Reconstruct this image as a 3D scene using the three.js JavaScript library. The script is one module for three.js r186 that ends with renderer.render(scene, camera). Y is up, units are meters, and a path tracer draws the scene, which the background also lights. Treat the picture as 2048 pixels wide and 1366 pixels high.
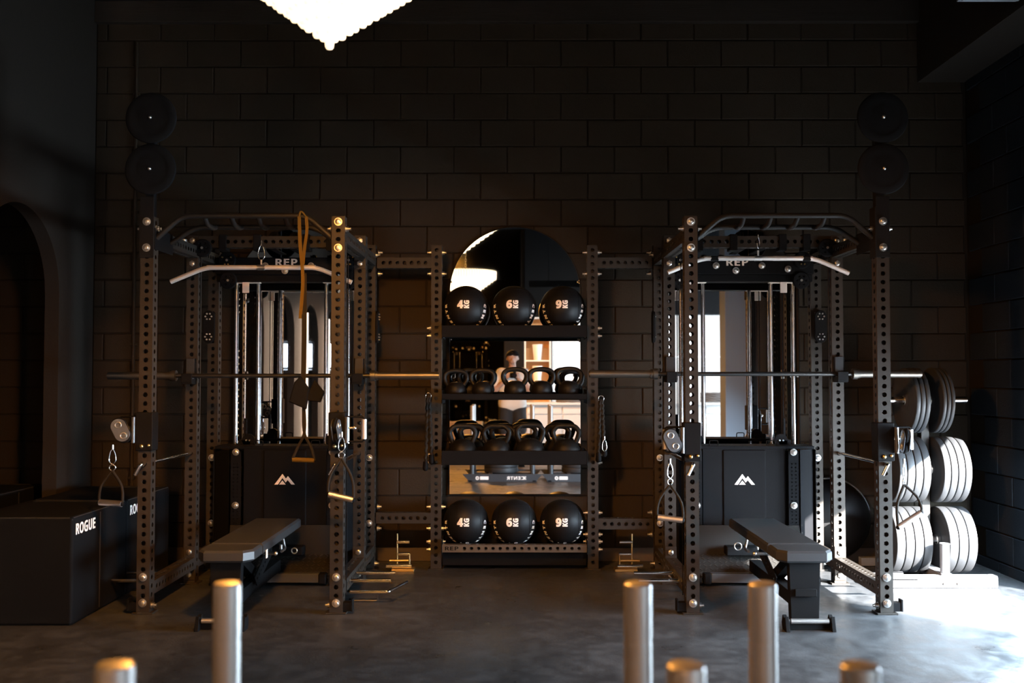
import * as THREE from 'three';
import { mergeGeometries } from 'three/addons/utils/BufferGeometryUtils.js';
import { RoundedBoxGeometry } from 'three/addons/geometries/RoundedBoxGeometry.js';
import { TextGeometry } from 'three/addons/geometries/TextGeometry.js';
import { FontLoader } from 'three/addons/loaders/FontLoader.js';
import { MarchingCubes } from 'three/addons/objects/MarchingCubes.js';
import { RectAreaLightUniformsLib } from 'three/addons/lights/RectAreaLightUniformsLib.js';

// ------------------------------------------------------------------ camera, sky, sun, exposure
const scene = new THREE.Scene();
const camera = new THREE.PerspectiveCamera(2 * Math.atan(683 / 1991) * 180 / Math.PI, 2048 / 1366, 0.02, 80);
camera.position.set(0, 1.39, 0);
camera.rotation.order = 'YXZ';
camera.rotation.set(Math.atan(67 / 1991), Math.atan(5 / 1991), 0);
camera.focus = 7.0;
camera.userData.fStop = 2.6;
const renderer = new THREE.WebGLRenderer();
renderer.toneMapping = THREE.LinearToneMapping;
renderer.toneMappingExposure = 0.75;
renderer.shadowMap.enabled = true;
RectAreaLightUniformsLib.init();
scene.background = new THREE.Color().setRGB(7.0, 8.0, 9.4);

const sun = new THREE.DirectionalLight(new THREE.Color().setRGB(1, 0.96, 0.91), 220);
const sunElevation = 21 * Math.PI / 180;
sun.position.set(0.63 * Math.cos(sunElevation) * 20 + 2.5, Math.sin(sunElevation) * 20, 0.78 * Math.cos(sunElevation) * 20 - 6);
sun.target.position.set(2.5, 0, -6);
sun.castShadow = true;
sun.shadow.radius = 1.5;
sun.shadow.mapSize.set(2048, 2048);
Object.assign(sun.shadow.camera, { left: -12, right: 12, top: 12, bottom: -12, near: 1, far: 50 });
scene.add(sun, sun.target);

// daylight entering by the two big openings on the right: soft, from the sky
function daylight(w, h, at, towards, intensity) {
  const l = new THREE.RectAreaLight(new THREE.Color().setRGB(0.64, 0.83, 1.0), intensity, w, h);
  l.position.set(...at); l.lookAt(...towards); scene.add(l);
}
const OPEN = { near: 4.0, far: 6.35, head: 1.33 };      // raised roller door in the right wall
const WALL_R = 3.41, WALL_L = -3.184, WALL_B = -7.5, CEIL = 4.229;
daylight(OPEN.far - OPEN.near - 0.1, OPEN.head - 0.12, [WALL_R + 0.32, OPEN.head / 2, -(OPEN.near + OPEN.far) / 2], [0, -5, -(OPEN.near + OPEN.far) / 2], 165);
daylight(2.4, 2.6, [5.48, 1.75, 2.2], [0, 1.75, 2.2], 22);

// ------------------------------------------------------------------ helpers
let seed = 7;
const rnd = () => { seed = (seed * 1664525 + 1013904223) >>> 0; return seed / 4294967296; };
const V = (x, y, z) => new THREE.Vector3(x, y, z);
const used = {};
function numbered(n) { const k = used[n] = (used[n] ?? -1) + 1; return k ? `${n}_${String(k).padStart(3, '0')}` : n; }
function thing(name, label, category, [x, y, z] = [0, 0, 0], turn = 0, group) {
  const o = new THREE.Group(); o.name = numbered(name); o.position.set(x, y, z); o.rotation.y = turn;
  o.userData = { label, category }; if (group) o.userData.group = group; scene.add(o); return o;
}
function flat(g) { const k = g.index ? g.toNonIndexed() : g; for (const a of Object.keys(k.attributes)) if (!['position', 'normal', 'uv'].includes(a)) k.deleteAttribute(a); return k; }
function join(list) { list = list.flat(3).filter(Boolean); return list.length === 1 ? list[0] : mergeGeometries(list.map(flat)); }
function part(parent, name, geos, m, label) {
  const o = new THREE.Mesh(join([geos]), m); o.name = name; if (label) o.userData.label = label; parent.add(o); return o;
}
function solo(name, geos, m, label, category, group) {
  const o = part(scene, numbered(name), geos, m); o.userData = { label, category }; if (group) o.userData.group = group; return o;
}
function struct(name, geos, m, label) { const o = part(scene, name, geos, m); o.userData = { kind: 'structure', label, category: 'structure' }; return o; }
function dup(o, label, [x, y, z], turn) { const r = o.clone(); r.name = numbered(o.name.replace(/_\d{3}$/, '')); r.userData = { ...o.userData, label }; r.position.set(x, y, z); if (turn !== undefined) r.rotation.y = turn; scene.add(r); return r; }
const bx = (w, h, d, x = 0, y = 0, z = 0, r = 0.003) => (r ? new RoundedBoxGeometry(w, h, d, 1, Math.min(r, w / 2.1, h / 2.1, d / 2.1)) : new THREE.BoxGeometry(w, h, d)).translate(x, y, z);
function cy(r, len, axis, x = 0, y = 0, z = 0, seg = 20, r2 = r) {
  const g = new THREE.CylinderGeometry(r2, r, len, seg); if (axis === 'x') g.rotateZ(-Math.PI / 2); if (axis === 'z') g.rotateX(Math.PI / 2); return g.translate(x, y, z);
}
const ball = (r, x, y, z, a = 16, b = 12) => new THREE.SphereGeometry(r, a, b).translate(x, y, z);
function lathe(pts, seg = 32) { return new THREE.LatheGeometry(pts.map(([r, y]) => new THREE.Vector2(r, y)), seg); }
function pipe(pts, r, bend = 0.04, seg = 10, caps = true) {          // polyline tube with rounded bends
  pts = pts.map(p => V(...p)); const path = new THREE.CurvePath(); let a = pts[0];
  for (let i = 1; i < pts.length; i++) {
    if (i === pts.length - 1) { path.add(new THREE.LineCurve3(a, pts[i])); break; }
    const d1 = pts[i].clone().sub(a), d2 = pts[i + 1].clone().sub(pts[i]);
    const b = Math.min(bend, d1.length() * 0.45, d2.length() * 0.45);
    const s = pts[i].clone().addScaledVector(d1.normalize(), -b), e = pts[i].clone().addScaledVector(d2.normalize(), b);
    path.add(new THREE.LineCurve3(a, s)); path.add(new THREE.QuadraticBezierCurve3(s, pts[i], e)); a = e;
  }
  const L = path.getLength(), n = pts.length === 2 ? 1 : Math.max(8, Math.min(90, Math.ceil(L / Math.max(bend / 3, 0.012))));
  const out = [new THREE.TubeGeometry(path, n, r, seg)];
  if (caps) for (const t of [0, 1]) {
    const p = path.getPointAt(t), d = path.getTangentAt(t).multiplyScalar(t ? 1 : -1);
    out.push(new THREE.CircleGeometry(r, seg).applyQuaternion(new THREE.Quaternion().setFromUnitVectors(V(0, 0, 1), d)).translate(p.x, p.y, p.z));
  }
  return out;
}
const curve = (pts, r, seg = 8, n = 40, closed = false) => new THREE.TubeGeometry(new THREE.CatmullRomCurve3(pts.map(p => V(...p)), closed), n, r, seg, closed);
function ext(shape, depth, bevel = 0, cs = 10) { return new THREE.ExtrudeGeometry(shape, { depth, bevelEnabled: bevel > 0, bevelThickness: bevel, bevelSize: bevel, bevelSegments: 1, curveSegments: cs }); }
function poly(pts) { const s = new THREE.Shape(); pts.forEach(([x, y], i) => i ? s.lineTo(x, y) : s.moveTo(x, y)); s.closePath(); return s; }
function hole(s, x, y, r) { const h = new THREE.Path(); h.absellipse(x, y, r, r, 0, Math.PI * 2, true); s.holes.push(h); }
function perfPlate(w, L, t, sp = 0.0508, r = 0.0142, off = 0.045, cs = 6) {   // plate w x L with a row of holes, outer face at z=0, going to -t
  const s = poly([[-w / 2, 0], [w / 2, 0], [w / 2, L], [-w / 2, L]]);
  for (let y = off; y < L - r - 0.008; y += sp) hole(s, 0, y, r);
  return ext(s, t, 0, cs).translate(0, 0, -t);
}
const perfCache = {};
function perfTube(L, w = 0.0762, sp = 0.0508, r = 0.0142, off = 0.045) {      // square perforated tube standing along +y
  const key = [L, w, sp, r, off].join();
  if (!perfCache[key]) {
    const t = 0.004, p = () => perfPlate(w, L, t, sp, r, off), q = () => perfPlate(w - 2 * t, L, t, sp, r, off);
    perfCache[key] = mergeGeometries([p().translate(0, 0, w / 2), p().rotateY(Math.PI).translate(0, 0, -w / 2), q().rotateY(Math.PI / 2).translate(w / 2, 0, 0), q().rotateY(-Math.PI / 2).translate(-w / 2, 0, 0)].map(flat));
  }
  return perfCache[key];
}
const tubeZ = (L, x, y, z, w) => perfTube(L, w).clone().rotateX(-Math.PI / 2).translate(x, y, z);   // from z towards -z
const tubeX = (L, x, y, z, w, ...o) => perfTube(L, w, ...o).clone().rotateZ(-Math.PI / 2).translate(x, y, z);    // from x towards +x
// textures: fine and coarse noise
function noiseTex(size, fn, srgb, rep = 1) {
  const d = new Uint8Array(size * size * 4);
  for (let y = 0; y < size; y++) for (let x = 0; x < size; x++) { const c = fn(x / size, y / size), i = (y * size + x) * 4; d[i] = c[0]; d[i + 1] = c[1]; d[i + 2] = c[2]; d[i + 3] = 255; }
  const t = new THREE.DataTexture(d, size, size); t.magFilter = THREE.LinearFilter; t.minFilter = THREE.LinearFilter; t.wrapS = t.wrapT = THREE.RepeatWrapping; t.repeat.set(rep, rep);
  if (srgb) t.colorSpace = THREE.SRGBColorSpace; t.needsUpdate = true; return t;
}
function lattice(n, s) { let q = s; const a = Float32Array.from({ length: n * n }, () => { q = (q * 1664525 + 1013904223) >>> 0; return q / 4294967296; }); return (u, v) => { u = (u % 1 + 1) % 1 * n; v = (v % 1 + 1) % 1 * n; const i = Math.floor(u), j = Math.floor(v), f = u - i, g = v - j, k = x => x * x * (3 - 2 * x), F = k(f), G = k(g), A = (x, y) => a[(y % n) * n + x % n]; return (A(i, j) * (1 - F) + A(i + 1, j) * F) * (1 - G) + (A(i, j + 1) * (1 - F) + A(i + 1, j + 1) * F) * G; }; }
const n8 = lattice(8, 3), n32 = lattice(32, 9), n96 = lattice(96, 21), n256 = lattice(256, 5);
const grey = v => { v = Math.max(0, Math.min(255, v * 255)); return [v, v, v]; };
const paintBump = noiseTex(256, (u, v) => grey(0.25 * n32(u, v) + 0.45 * n96(u, v) + 0.3 * n256(u, v)), false);
const rubberBump = noiseTex(512, (u, v) => grey(0.35 * n96(u, v) + 0.65 * n256(u, v)), false);
const rubberTone = noiseTex(512, (u, v) => { const k = 0.82 + 0.12 * n8(u, v) + 0.12 * n32(u, v); const fleck = n256(u * 0.9 + 0.1, v * 1.7) > 0.965 ? 1.5 : 1; const c = 255 * Math.min(1, 0.68 * k * fleck); return [c, c, c]; }, true);
const rubberRough = noiseTex(256, (u, v) => grey(0.2 + 0.16 * n8(u, v) + 0.16 * n32(u, v) + 0.1 * n96(u, v)), false);
const dim = (rgb, roughness, specularIntensity, extra = {}) => new THREE.MeshPhysicalMaterial({ color: new THREE.Color().setRGB(...rgb), roughness, metalness: 0, specularIntensity, ...extra });
const M = (rgb, roughness, metalness = 0, extra = {}) => new THREE.MeshStandardMaterial({ color: new THREE.Color().setRGB(...rgb), roughness, metalness, ...extra });
const mat = {
  wall: dim([0.023, 0.0175, 0.0122], 0.68, 0.15, { bumpMap: paintBump, bumpScale: 0.0012 }),
  mortar: dim([0.0145, 0.0115, 0.0085], 0.85, 0.15),
  plaster: dim([0.022, 0.018, 0.0148], 0.75, 0.2, { bumpMap: paintBump, bumpScale: 0.001 }),
  ceiling: dim([0.01, 0.01, 0.01], 0.9, 0.2),
  floor: new THREE.MeshPhysicalMaterial({ color: new THREE.Color().setRGB(0.075, 0.08, 0.087), roughness: 1, ior: 1.65, map: rubberTone, roughnessMap: rubberRough, bumpMap: rubberBump, bumpScale: 0.0005 }),
  steel: dim([0.017, 0.0135, 0.0105], 0.6, 0.45),
  black: dim([0.003, 0.003, 0.0034], 0.75, 0.2),
  matt: dim([0.006, 0.006, 0.0065], 0.8, 0.2),
  shroud: dim([0.002, 0.0022, 0.003], 0.75, 0.2),
  chrome: M([0.82, 0.82, 0.84], 0.12, 1),
  satin: M([0.72, 0.70, 0.68], 0.36, 1),
  zinc: M([0.75, 0.73, 0.70], 0.3, 1),
  dullSteel: M([0.10, 0.105, 0.115], 0.34, 0.7),
  vinyl: dim([0.005, 0.005, 0.0055], 0.5, 0.4, { bumpMap: paintBump, bumpScale: 0.0003 }),
  benchPad: dim([0.026, 0.027, 0.029], 0.4, 1.0, { bumpMap: paintBump, bumpScale: 0.0003 }),
  iron: dim([0.005, 0.0045, 0.004], 0.5, 0.4, { bumpMap: paintBump, bumpScale: 0.0004 }),
  bumper: dim([0.02, 0.021, 0.023], 0.55, 0.7),
  white: M([0.85, 0.83, 0.80], 0.5),
  print: M([0.82, 0.80, 0.77], 0.6),
  logo: M([0.72, 0.62, 0.54], 0.55),
  strap: dim([0.014, 0.012, 0.01], 0.9, 0.3),
  yellow: dim([0.085, 0.052, 0.008], 0.85, 0.3),
  mirror: M([0.88, 0.89, 0.89], 0.015, 1),
  brass: M([0.75, 0.55, 0.25], 0.3, 1),
  wood: M([0.55, 0.30, 0.12], 0.55),
  pole: M([0.30, 0.285, 0.27], 0.4, 0.6),
};
const font = await new FontLoader().loadAsync('fonts/droid/droid_sans_bold.typeface.json');
function text(str, size, depth = 0.001, stretch = 1, fat = 0) { const g = new TextGeometry(str, { font, size, depth, curveSegments: 4, bevelEnabled: fat > 0, bevelSize: fat, bevelThickness: 0.0002, bevelSegments: 1 }); g.computeBoundingBox(); const b = g.boundingBox; return g.translate(-(b.min.x + b.max.x) / 2, -(b.min.y + b.max.y) / 2, 0).scale(stretch, 1, 1); }

// ------------------------------------------------------------------ the room
const floor = struct('floor', [bx(13, 0.2, 22.9, -0.3, -0.1, 3.75, 0)], mat.floor, 'black speckled rubber gym floor');
{ const p = floor.geometry.attributes.position, uv = floor.geometry.attributes.uv; for (let i = 0; i < p.count; i++) uv.setXY(i, p.getX(i) / 1.6, p.getZ(i) / 1.6); }
struct('ceiling', [bx(13, 0.2, 12.2, -0.3, CEIL + 0.1, -1.6, 0), bx(6.6, 0.2, 10.4, -3.0, CEIL + 0.1, 9.6, 0)], mat.ceiling, 'dark painted ceiling');
// painted block wall: recessed joints, each block a piece
const blockCache = {};
function blockGeo(w, h = 0.1952) {
  const key = w.toFixed(3); if (blockCache[key]) return blockCache[key];
  const c = 0.005, d = 0.016, P = [[-w / 2, -h / 2, -d], [w / 2, -h / 2, -d], [w / 2, h / 2, -d], [-w / 2, h / 2, -d], [-w / 2, -h / 2, -c], [w / 2, -h / 2, -c], [w / 2, h / 2, -c], [-w / 2, h / 2, -c], [-w / 2 + c, -h / 2 + c, 0], [w / 2 - c, -h / 2 + c, 0], [w / 2 - c, h / 2 - c, 0], [-w / 2 + c, h / 2 - c, 0]];
  const Q = [[8, 9, 10, 11]]; for (let i = 0; i < 4; i++) { const j = (i + 1) % 4; Q.push([i, j, j + 4, i + 4], [i + 4, j + 4, j + 8, i + 8]); }
  const pos = [], uv = []; for (const q of Q) for (const k of [0, 1, 2, 0, 2, 3]) { const p = P[q[k]]; pos.push(...p); uv.push(p[0] / 0.35, p[1] / 0.35); }
  const g = new THREE.BufferGeometry(); g.setAttribute('position', new THREE.Float32BufferAttribute(pos, 3)); g.setAttribute('uv', new THREE.Float32BufferAttribute(uv, 2)); g.computeVertexNormals();
  return blockCache[key] = g;
}
const wallTones = [1, 0.93, 1.06, 0.97].map((k, i) => { const m = mat.wall.clone(); m.color.multiplyScalar(k); m.bumpMap = paintBump.clone(); m.bumpMap.offset.set(i * 0.31, i * 0.17); return m; });
const rightDimTones = [1, 0.9, 1.1, 0.95].map((k, i) => { const m = wallTones[i].clone(); m.color.setRGB(0.011 * k, 0.0145 * k, 0.019 * k); return m; });  // right wall copy: dim bluish daylight is put into the block colour
const mirrors = [-1.605, 0.004, 1.645];
function blocks(host, a0, a1, place, splitAbove, hidden = () => false, tones = wallTones) {   // courses of blocks between a0 and a1 along the wall
  const rest = [];
  for (let k = -1; k < 20; k++) {
    const y0 = Math.max(0.0775 + 0.2032 * k, -0.1), yc = 0.0775 + 0.2032 * k + 0.1016;
    const off = (k & 1) ? -0.665 : -0.8682;
    for (let n = -20; n < 20; n++) {
      const l = Math.max(off + n * 0.4064, a0), r = Math.min(off + (n + 1) * 0.4064, a1);
      if (r - l < 0.05 || hidden(l, r, yc) || y0 < -0.05 && k < -1) continue;
      const g = blockGeo(r - l - 0.008);
      if (yc > splitAbove) { const c = g.clone(); const m4 = new THREE.Matrix4(); const t = new THREE.Object3D(); place(t, (l + r) / 2, yc); t.updateMatrix(); rest.push(c.applyMatrix4(t.matrix)); continue; }
      const b = new THREE.Mesh(g, tones[Math.floor(rnd() * 4)]); b.name = 'block'; place(b, (l + r) / 2, yc); b.position.addScaledVector(V(0, 0, 1).applyQuaternion(b.quaternion), (rnd() - 0.5) * 0.003); host.add(b);
    }
  }
  if (rest.length) { const o = part(host, 'upper_blocks', rest, tones[0]); o.userData.kind = 'stuff'; }
}
const wallBack = struct('wall_back', [bx(WALL_R - WALL_L + 0.4, CEIL + 0.2, 0.2, (WALL_R + WALL_L) / 2, CEIL / 2, WALL_B - 0.11, 0)], mat.mortar, 'dark brown painted block wall behind the racks');
blocks(wallBack, WALL_L, WALL_R, (o, a, y) => o.position.set(a, y, WALL_B), 3.3, (l, r, y) => mirrors.some(m => l > m - 0.47 && r < m + 0.47 && y > 0.6 && y < 1.95));
struct('trim_1', [bx(WALL_R - WALL_L, 0.166, 0.06, (WALL_R + WALL_L) / 2, 4.146, WALL_B + 0.02, 0.006)], mat.plaster, 'painted bond beam along the top of the block wall');
struct('baseboard_back', [bx(WALL_R - WALL_L, 0.1, 0.016, (WALL_R + WALL_L) / 2, 0.05, WALL_B + 0.009, 0.004)], M([0.05, 0.04, 0.034], 0.6), 'low dark baseboard along the block wall');
// bay beyond the arches on the left
const wallAlcove = struct('wall_alcove', [bx(3.0, CEIL + 0.2, 0.2, WALL_L - 1.7, CEIL / 2, WALL_B - 0.11, 0)], mat.mortar, 'dark block wall seen through the arch on the left');
blocks(wallAlcove, WALL_L - 1.9, WALL_L - 0.1, (o, a, y) => o.position.set(a, y, WALL_B), 2.6);
struct('wall_left', [bx(0.2, CEIL + 0.2, 16, -6.2, CEIL / 2, 0.4, 0)], mat.plaster, 'outer dark wall of the left bay');
{ // end of the left bay with its small window
  struct('wall_bay_end', [bx(0.65, CEIL, 0.2, -5.75, CEIL / 2, 6, 0), bx(0.5, CEIL, 0.2, -3.55, CEIL / 2, 6, 0), bx(1.7, 1.5, 0.2, -4.6, 0.75, 6, 0), bx(1.7, CEIL - 2.1, 0.2, -4.6, (CEIL + 2.1) / 2, 6, 0)], mat.plaster, 'end wall of the left bay with a window opening');
  const w = struct('window_1', [bx(1.6, 0.05, 0.06, -4.6, 1.53, 6), bx(1.6, 0.05, 0.06, -4.6, 2.07, 6), bx(0.05, 0.6, 0.06, -5.38, 1.8, 6), bx(0.05, 0.6, 0.06, -3.82, 1.8, 6), bx(0.03, 0.6, 0.05, -4.6, 1.8, 6)], mat.matt, 'small high window in the left bay');
  part(w, 'pane', [bx(1.5, 0.5, 0.006, -4.6, 1.8, 6, 0)], new THREE.MeshPhysicalMaterial({ color: 0xffffff, roughness: 0.02, transmission: 1, thickness: 0 }));
}
{ // partition with a row of round arches, pitch 1.75 m
  const z0 = 7.5, z1 = -14.6, s = poly([[z1, 0], [z0, 0], [z0, CEIL], [z1, CEIL]]);
  for (let i = 0; i < 7; i++) { const c = 6.39 - 1.75 * i; const h = new THREE.Path(); h.moveTo(c - 0.55, 0.002); h.lineTo(c - 0.55, 1.95); h.absarc(c, 1.95, 0.55, Math.PI, 0, true); h.lineTo(c + 0.55, 0.002); h.closePath(); s.holes.push(h); }
  struct('wall_partition', [ext(s, 0.1, 0, 24).rotateY(Math.PI / 2).translate(WALL_L - 0.1, 0, 0)], mat.plaster, 'dark plastered partition with a row of round arches on the left');
}
{ // right wall with the raised roller door
  const a = 0, wallR = struct('wall_right', [bx(0.2, CEIL, 7.6 - OPEN.far, WALL_R + 0.117, CEIL / 2, -(OPEN.far + 7.6) / 2, 0), bx(0.2, CEIL, OPEN.near - a, WALL_R + 0.117, CEIL / 2, -(OPEN.near + a) / 2, 0), bx(0.2, CEIL - 2.3, OPEN.far - OPEN.near, WALL_R + 0.117, (CEIL + 2.3) / 2, -(OPEN.far + OPEN.near) / 2, 0)], mat.mortar, 'dark block wall on the right beside the plate tree');
  blocks(wallR, 6.36, 7.5, (o, d, y) => { o.position.set(WALL_R, y, -d); o.rotation.y = -Math.PI / 2; }, 3.2, () => false, rightDimTones);
  const door = struct('door_1', [bx(0.05, 0.06, OPEN.far - OPEN.near, WALL_R + 0.1, OPEN.head, -(OPEN.far + OPEN.near) / 2)], mat.dullSteel, 'steel roller door raised to waist height');
  for (let i = 0; i < 11; i++) part(door, 'slat', [bx(0.03, 0.104, OPEN.far - OPEN.near, WALL_R + 0.1, OPEN.head + 0.085 + i * 0.108, -(OPEN.far + OPEN.near) / 2, 0.006)], mat.dullSteel);
  struct('trim_2', [bx(0.36, CEIL - 3.61, 7.5 - a, WALL_R - 0.17, (CEIL + 3.61) / 2, -(7.5 + a) / 2, 0.004)], mat.plaster, 'boxed-in beam under the ceiling along the right wall');
  struct('wall_return', [bx(2.2, CEIL, 0.2, 4.6, CEIL / 2, -a + 0.1, 0)], mat.plaster, 'short return wall in the front part of the room');
  struct('wall_street', [bx(0.2, 0.35, 4.4, 5.6, 0.175, 2.25, 0), bx(0.2, CEIL - 3.15, 4.4, 5.6, (CEIL + 3.15) / 2, 2.25, 0), bx(0.2, CEIL, 0.9, 5.6, CEIL / 2, 0.5, 0), bx(0.2, CEIL, 1.0, 5.6, CEIL / 2, 3.98, 0)], mat.white, 'street side wall with the large window');
  const win = struct('window_2', [0, 1, 2].map(i => bx(0.08, 2.8, 0.06, 5.62, 1.75, 0.98 + i * 1.22)).concat([bx(0.08, 0.06, 2.5, 5.62, 0.38, 2.2), bx(0.08, 0.06, 2.5, 5.62, 3.12, 2.2)]), mat.matt, 'large street window with dark bars');
  for (let i = 0; i < 2; i++) part(win, 'pane', [bx(0.006, 2.7, 1.16, 5.62, 1.75, 1.59 + i * 1.22, 0)], new THREE.MeshPhysicalMaterial({ color: 0xffffff, roughness: 0.02, transmission: 1, thickness: 0 }));
  struct('wall_sun_block', [bx(0.3, 6.5, 14, 7.2, 3.25, 7.4, 0)], M([0.45, 0.43, 0.4], 0.8), 'added pale wall outside that keeps the sun off the street window');  // unseen wall added to stop the sun entering by the street window
  struct('wall_front', [bx(3.9, CEIL, 0.2, -1.5, CEIL / 2, 14.7, 0)], mat.plaster, 'far dark wall behind the photographer');
  struct('wall_hall', [bx(0.2, CEIL, 10.2, 0.22, CEIL / 2, 9.55, 0)], mat.plaster, 'dark side wall of the hall behind the photographer');
  struct('wall_glazed', [bx(5.4, CEIL - 2.56, 0.2, 2.9, (CEIL + 2.56) / 2, 4.4, 0), bx(0.55, 2.56, 0.2, 0.45, 1.28, 4.4, 0), bx(1.1, 2.56, 0.2, 5.05, 1.28, 4.4, 0)], mat.matt, 'wall with a wide window behind the counter');
  const wide = struct('window_3', [0, 1, 2, 3].map(i => bx(0.05, 2.56, 0.06, 0.75 + i * 1.25, 1.28, 4.42)).concat([bx(3.8, 0.05, 0.06, 2.62, 0.03, 4.42), bx(3.8, 0.05, 0.06, 2.62, 2.53, 4.42)]), mat.white, 'wide window with pale blinds behind the counter');
  const cloth = new THREE.MeshPhysicalMaterial({ color: new THREE.Color().setRGB(0.95, 0.92, 0.88), roughness: 0.95, transmission: 0.6, thickness: 0 });
  for (let i = 0; i < 3; i++) for (let k = 0; k < 3; k++) part(wide, 'blind', [bx(1.2, [0.64, 1.03, 0.78][k], 0.004, 1.375 + i * 1.25, [0.36, 1.22, 2.14][k], 4.40, 0)], cloth);
  struct('column', [bx(0.34, CEIL, 0.34, 2.9, CEIL / 2, -1.9, 0.01)], M([0.2, 0.25, 0.31], 0.7), 'square grey column near the street window');  // blue cast of the daylight is painted into the column colour
  struct('column_001', [bx(0.36, 2.5, 0.36, -0.02, 1.25, 4.1, 0.01)], mat.matt, 'square dark column behind the photographer');
}
for (const [i, x] of mirrors.entries()) {                            // three arched wall mirrors
  const lab = ['arched wall mirror behind the left squat rack', 'arched wall mirror behind the medicine ball storage rack', 'arched wall mirror behind the right squat rack'][i];
  const m = thing('wall_mirror', lab, 'mirror', [x, 0.493, WALL_B + 0.003], 0, 'arched wall mirrors');
  const R = 0.4975, H = 2.017 - R, arch = (r, b) => { const s = new THREE.Shape(); s.moveTo(-r, b); s.lineTo(r, b); s.lineTo(r, H); s.absarc(0, H, r, 0, Math.PI, false); s.closePath(); return s; };
  part(m, 'glass', [ext(arch(R - 0.006, 0.006), 0.006, 0, 40).translate(0, 0, 0.002)], mat.mirror);
  const fr = arch(R, 0); fr.holes.push(new THREE.Path(arch(R - 0.006, 0.006).getPoints(40)));
  part(m, 'frame', [ext(fr, 0.014, 0, 40)], mat.black);
}
{ const c = thing('conduit', 'thin vertical conduit pipe on the block wall left of the left rack', 'pipe', [-2.87, 0.02, WALL_B + 0.016]); part(c, 'pipe', [cy(0.012, 3.9, 'y', 0, 1.95, 0, 10)], mat.wall); for (const y of [0.6, 1.6, 2.6, 3.5]) part(c, 'clip', [bx(0.05, 0.02, 0.022, 0, y, -0.003)], mat.wall); }
{ const c = thing('ceiling_vent', 'louvred ceiling unit at the top right corner', 'vent', [2.86, 3.63, -5.72]); part(c, 'housing', [bx(0.36, 0.26, 0.5, 0, 0.15, 0)], M([0.25, 0.27, 0.3], 0.5)); part(c, 'hanger', [bx(0.03, CEIL - 3.91, 0.03, 0, 0.28 + (CEIL - 3.91) / 2, 0)], mat.matt);
  for (let i = 0; i < 4; i++) part(c, 'louvre', [bx(0.34, 0.012, 0.07, 0, 0.012, -0.17 + i * 0.11)], M([0.3, 0.32, 0.35], 0.5)); }

// ------------------------------------------------------------------ chandeliers
const glow = new THREE.MeshStandardMaterial({ color: new THREE.Color().setRGB(0.9, 0.85, 0.75), roughness: 0.2, emissive: new THREE.Color().setRGB(1, 0.74, 0.45), emissiveIntensity: 2.3 });
function chandelier(label, x, z, power) {
  const t = thing('chandelier', label, 'chandelier', [x, 2.646, z], 0, 'crystal chandeliers');
  const crystal = lathe([[0.0005, 0], [0.012, 0.001], [0.0165, 0.008], [0.021, 0.05], [0.023, 0.14], [0.001, 0.145]], 10);
  part(t, 'crystal', [crystal], glow);
  for (let k = 1; k <= 10; k++) {
    const r = 0.052 * k - 0.004, y = 0.008 + 0.74 * r, n = Math.max(6, Math.round(2 * Math.PI * r / 0.045)), ring = [];
    for (let i = 0; i < n; i++) { const a = (i + (k & 1) * 0.5) / n * Math.PI * 2; if (k <= 6) { const c = part(t, 'crystal', [crystal], glow); c.position.set(r * Math.cos(a), y, r * Math.sin(a)); } else ring.push(crystal.clone().translate(r * Math.cos(a), y, r * Math.sin(a))); }
    if (ring.length) part(t, 'crystal_ring', ring, glow).userData.kind = 'stuff';
  }
  const top = 0.39 + 0.14;
  part(t, 'rim', [new THREE.TorusGeometry(0.52, 0.012, 8, 60).rotateX(Math.PI / 2).translate(0, top, 0), new THREE.TorusGeometry(0.26, 0.01, 8, 40).rotateX(Math.PI / 2).translate(0, top, 0), [0, 1, 2, 3].map(i => cy(0.006, 1.04, 'x', 0, top, 0, 8).rotateY(i * Math.PI / 4))], mat.brass);
  const L = CEIL - 2.646 - top, links = [];
  for (let i = 0, n = Math.floor(L / 0.045); i < n; i++) links.push(new THREE.TorusGeometry(0.02, 0.004, 6, 12).scale(0.7, 1.35, 1).rotateY(i & 1 ? Math.PI / 2 : 0).translate(0, top + 0.02 + i * 0.045, 0));
  part(t, 'chain', links, mat.brass);
  part(t, 'canopy', [cy(0.07, 0.03, 'y', 0, CEIL - 2.646 - 0.016, 0)], mat.brass);
  const spot = (tx, ty, tz, cd, half, soft) => { const l = new THREE.SpotLight(new THREE.Color().setRGB(1, 0.39, 0.06), cd, 0, half * Math.PI / 180, soft, 2); l.position.set(x, 2.61, z); l.target.position.set(x + tx, 2.61 + ty, z + tz); l.castShadow = true; l.shadow.radius = 6; scene.add(l, l.target); };
  spot(0, -1, 0, power * 0.12, 80, 0.6);                                // crystals hang upright: most of their light leaves sideways and a little down
  for (let i = 0; i < 6; i++) spot(Math.cos(i * Math.PI / 3 + Math.PI / 6) * 0.85, -0.52, Math.sin(i * Math.PI / 3 + Math.PI / 6) * 0.85, power, 40, 1);
}
chandelier('glowing tiered crystal chandelier hanging nearest the racks', -0.714, -3.8, 60);
chandelier('glowing tiered crystal chandelier behind the photographer, seen in the centre mirror', -0.847, 2.2, 45);
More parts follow.
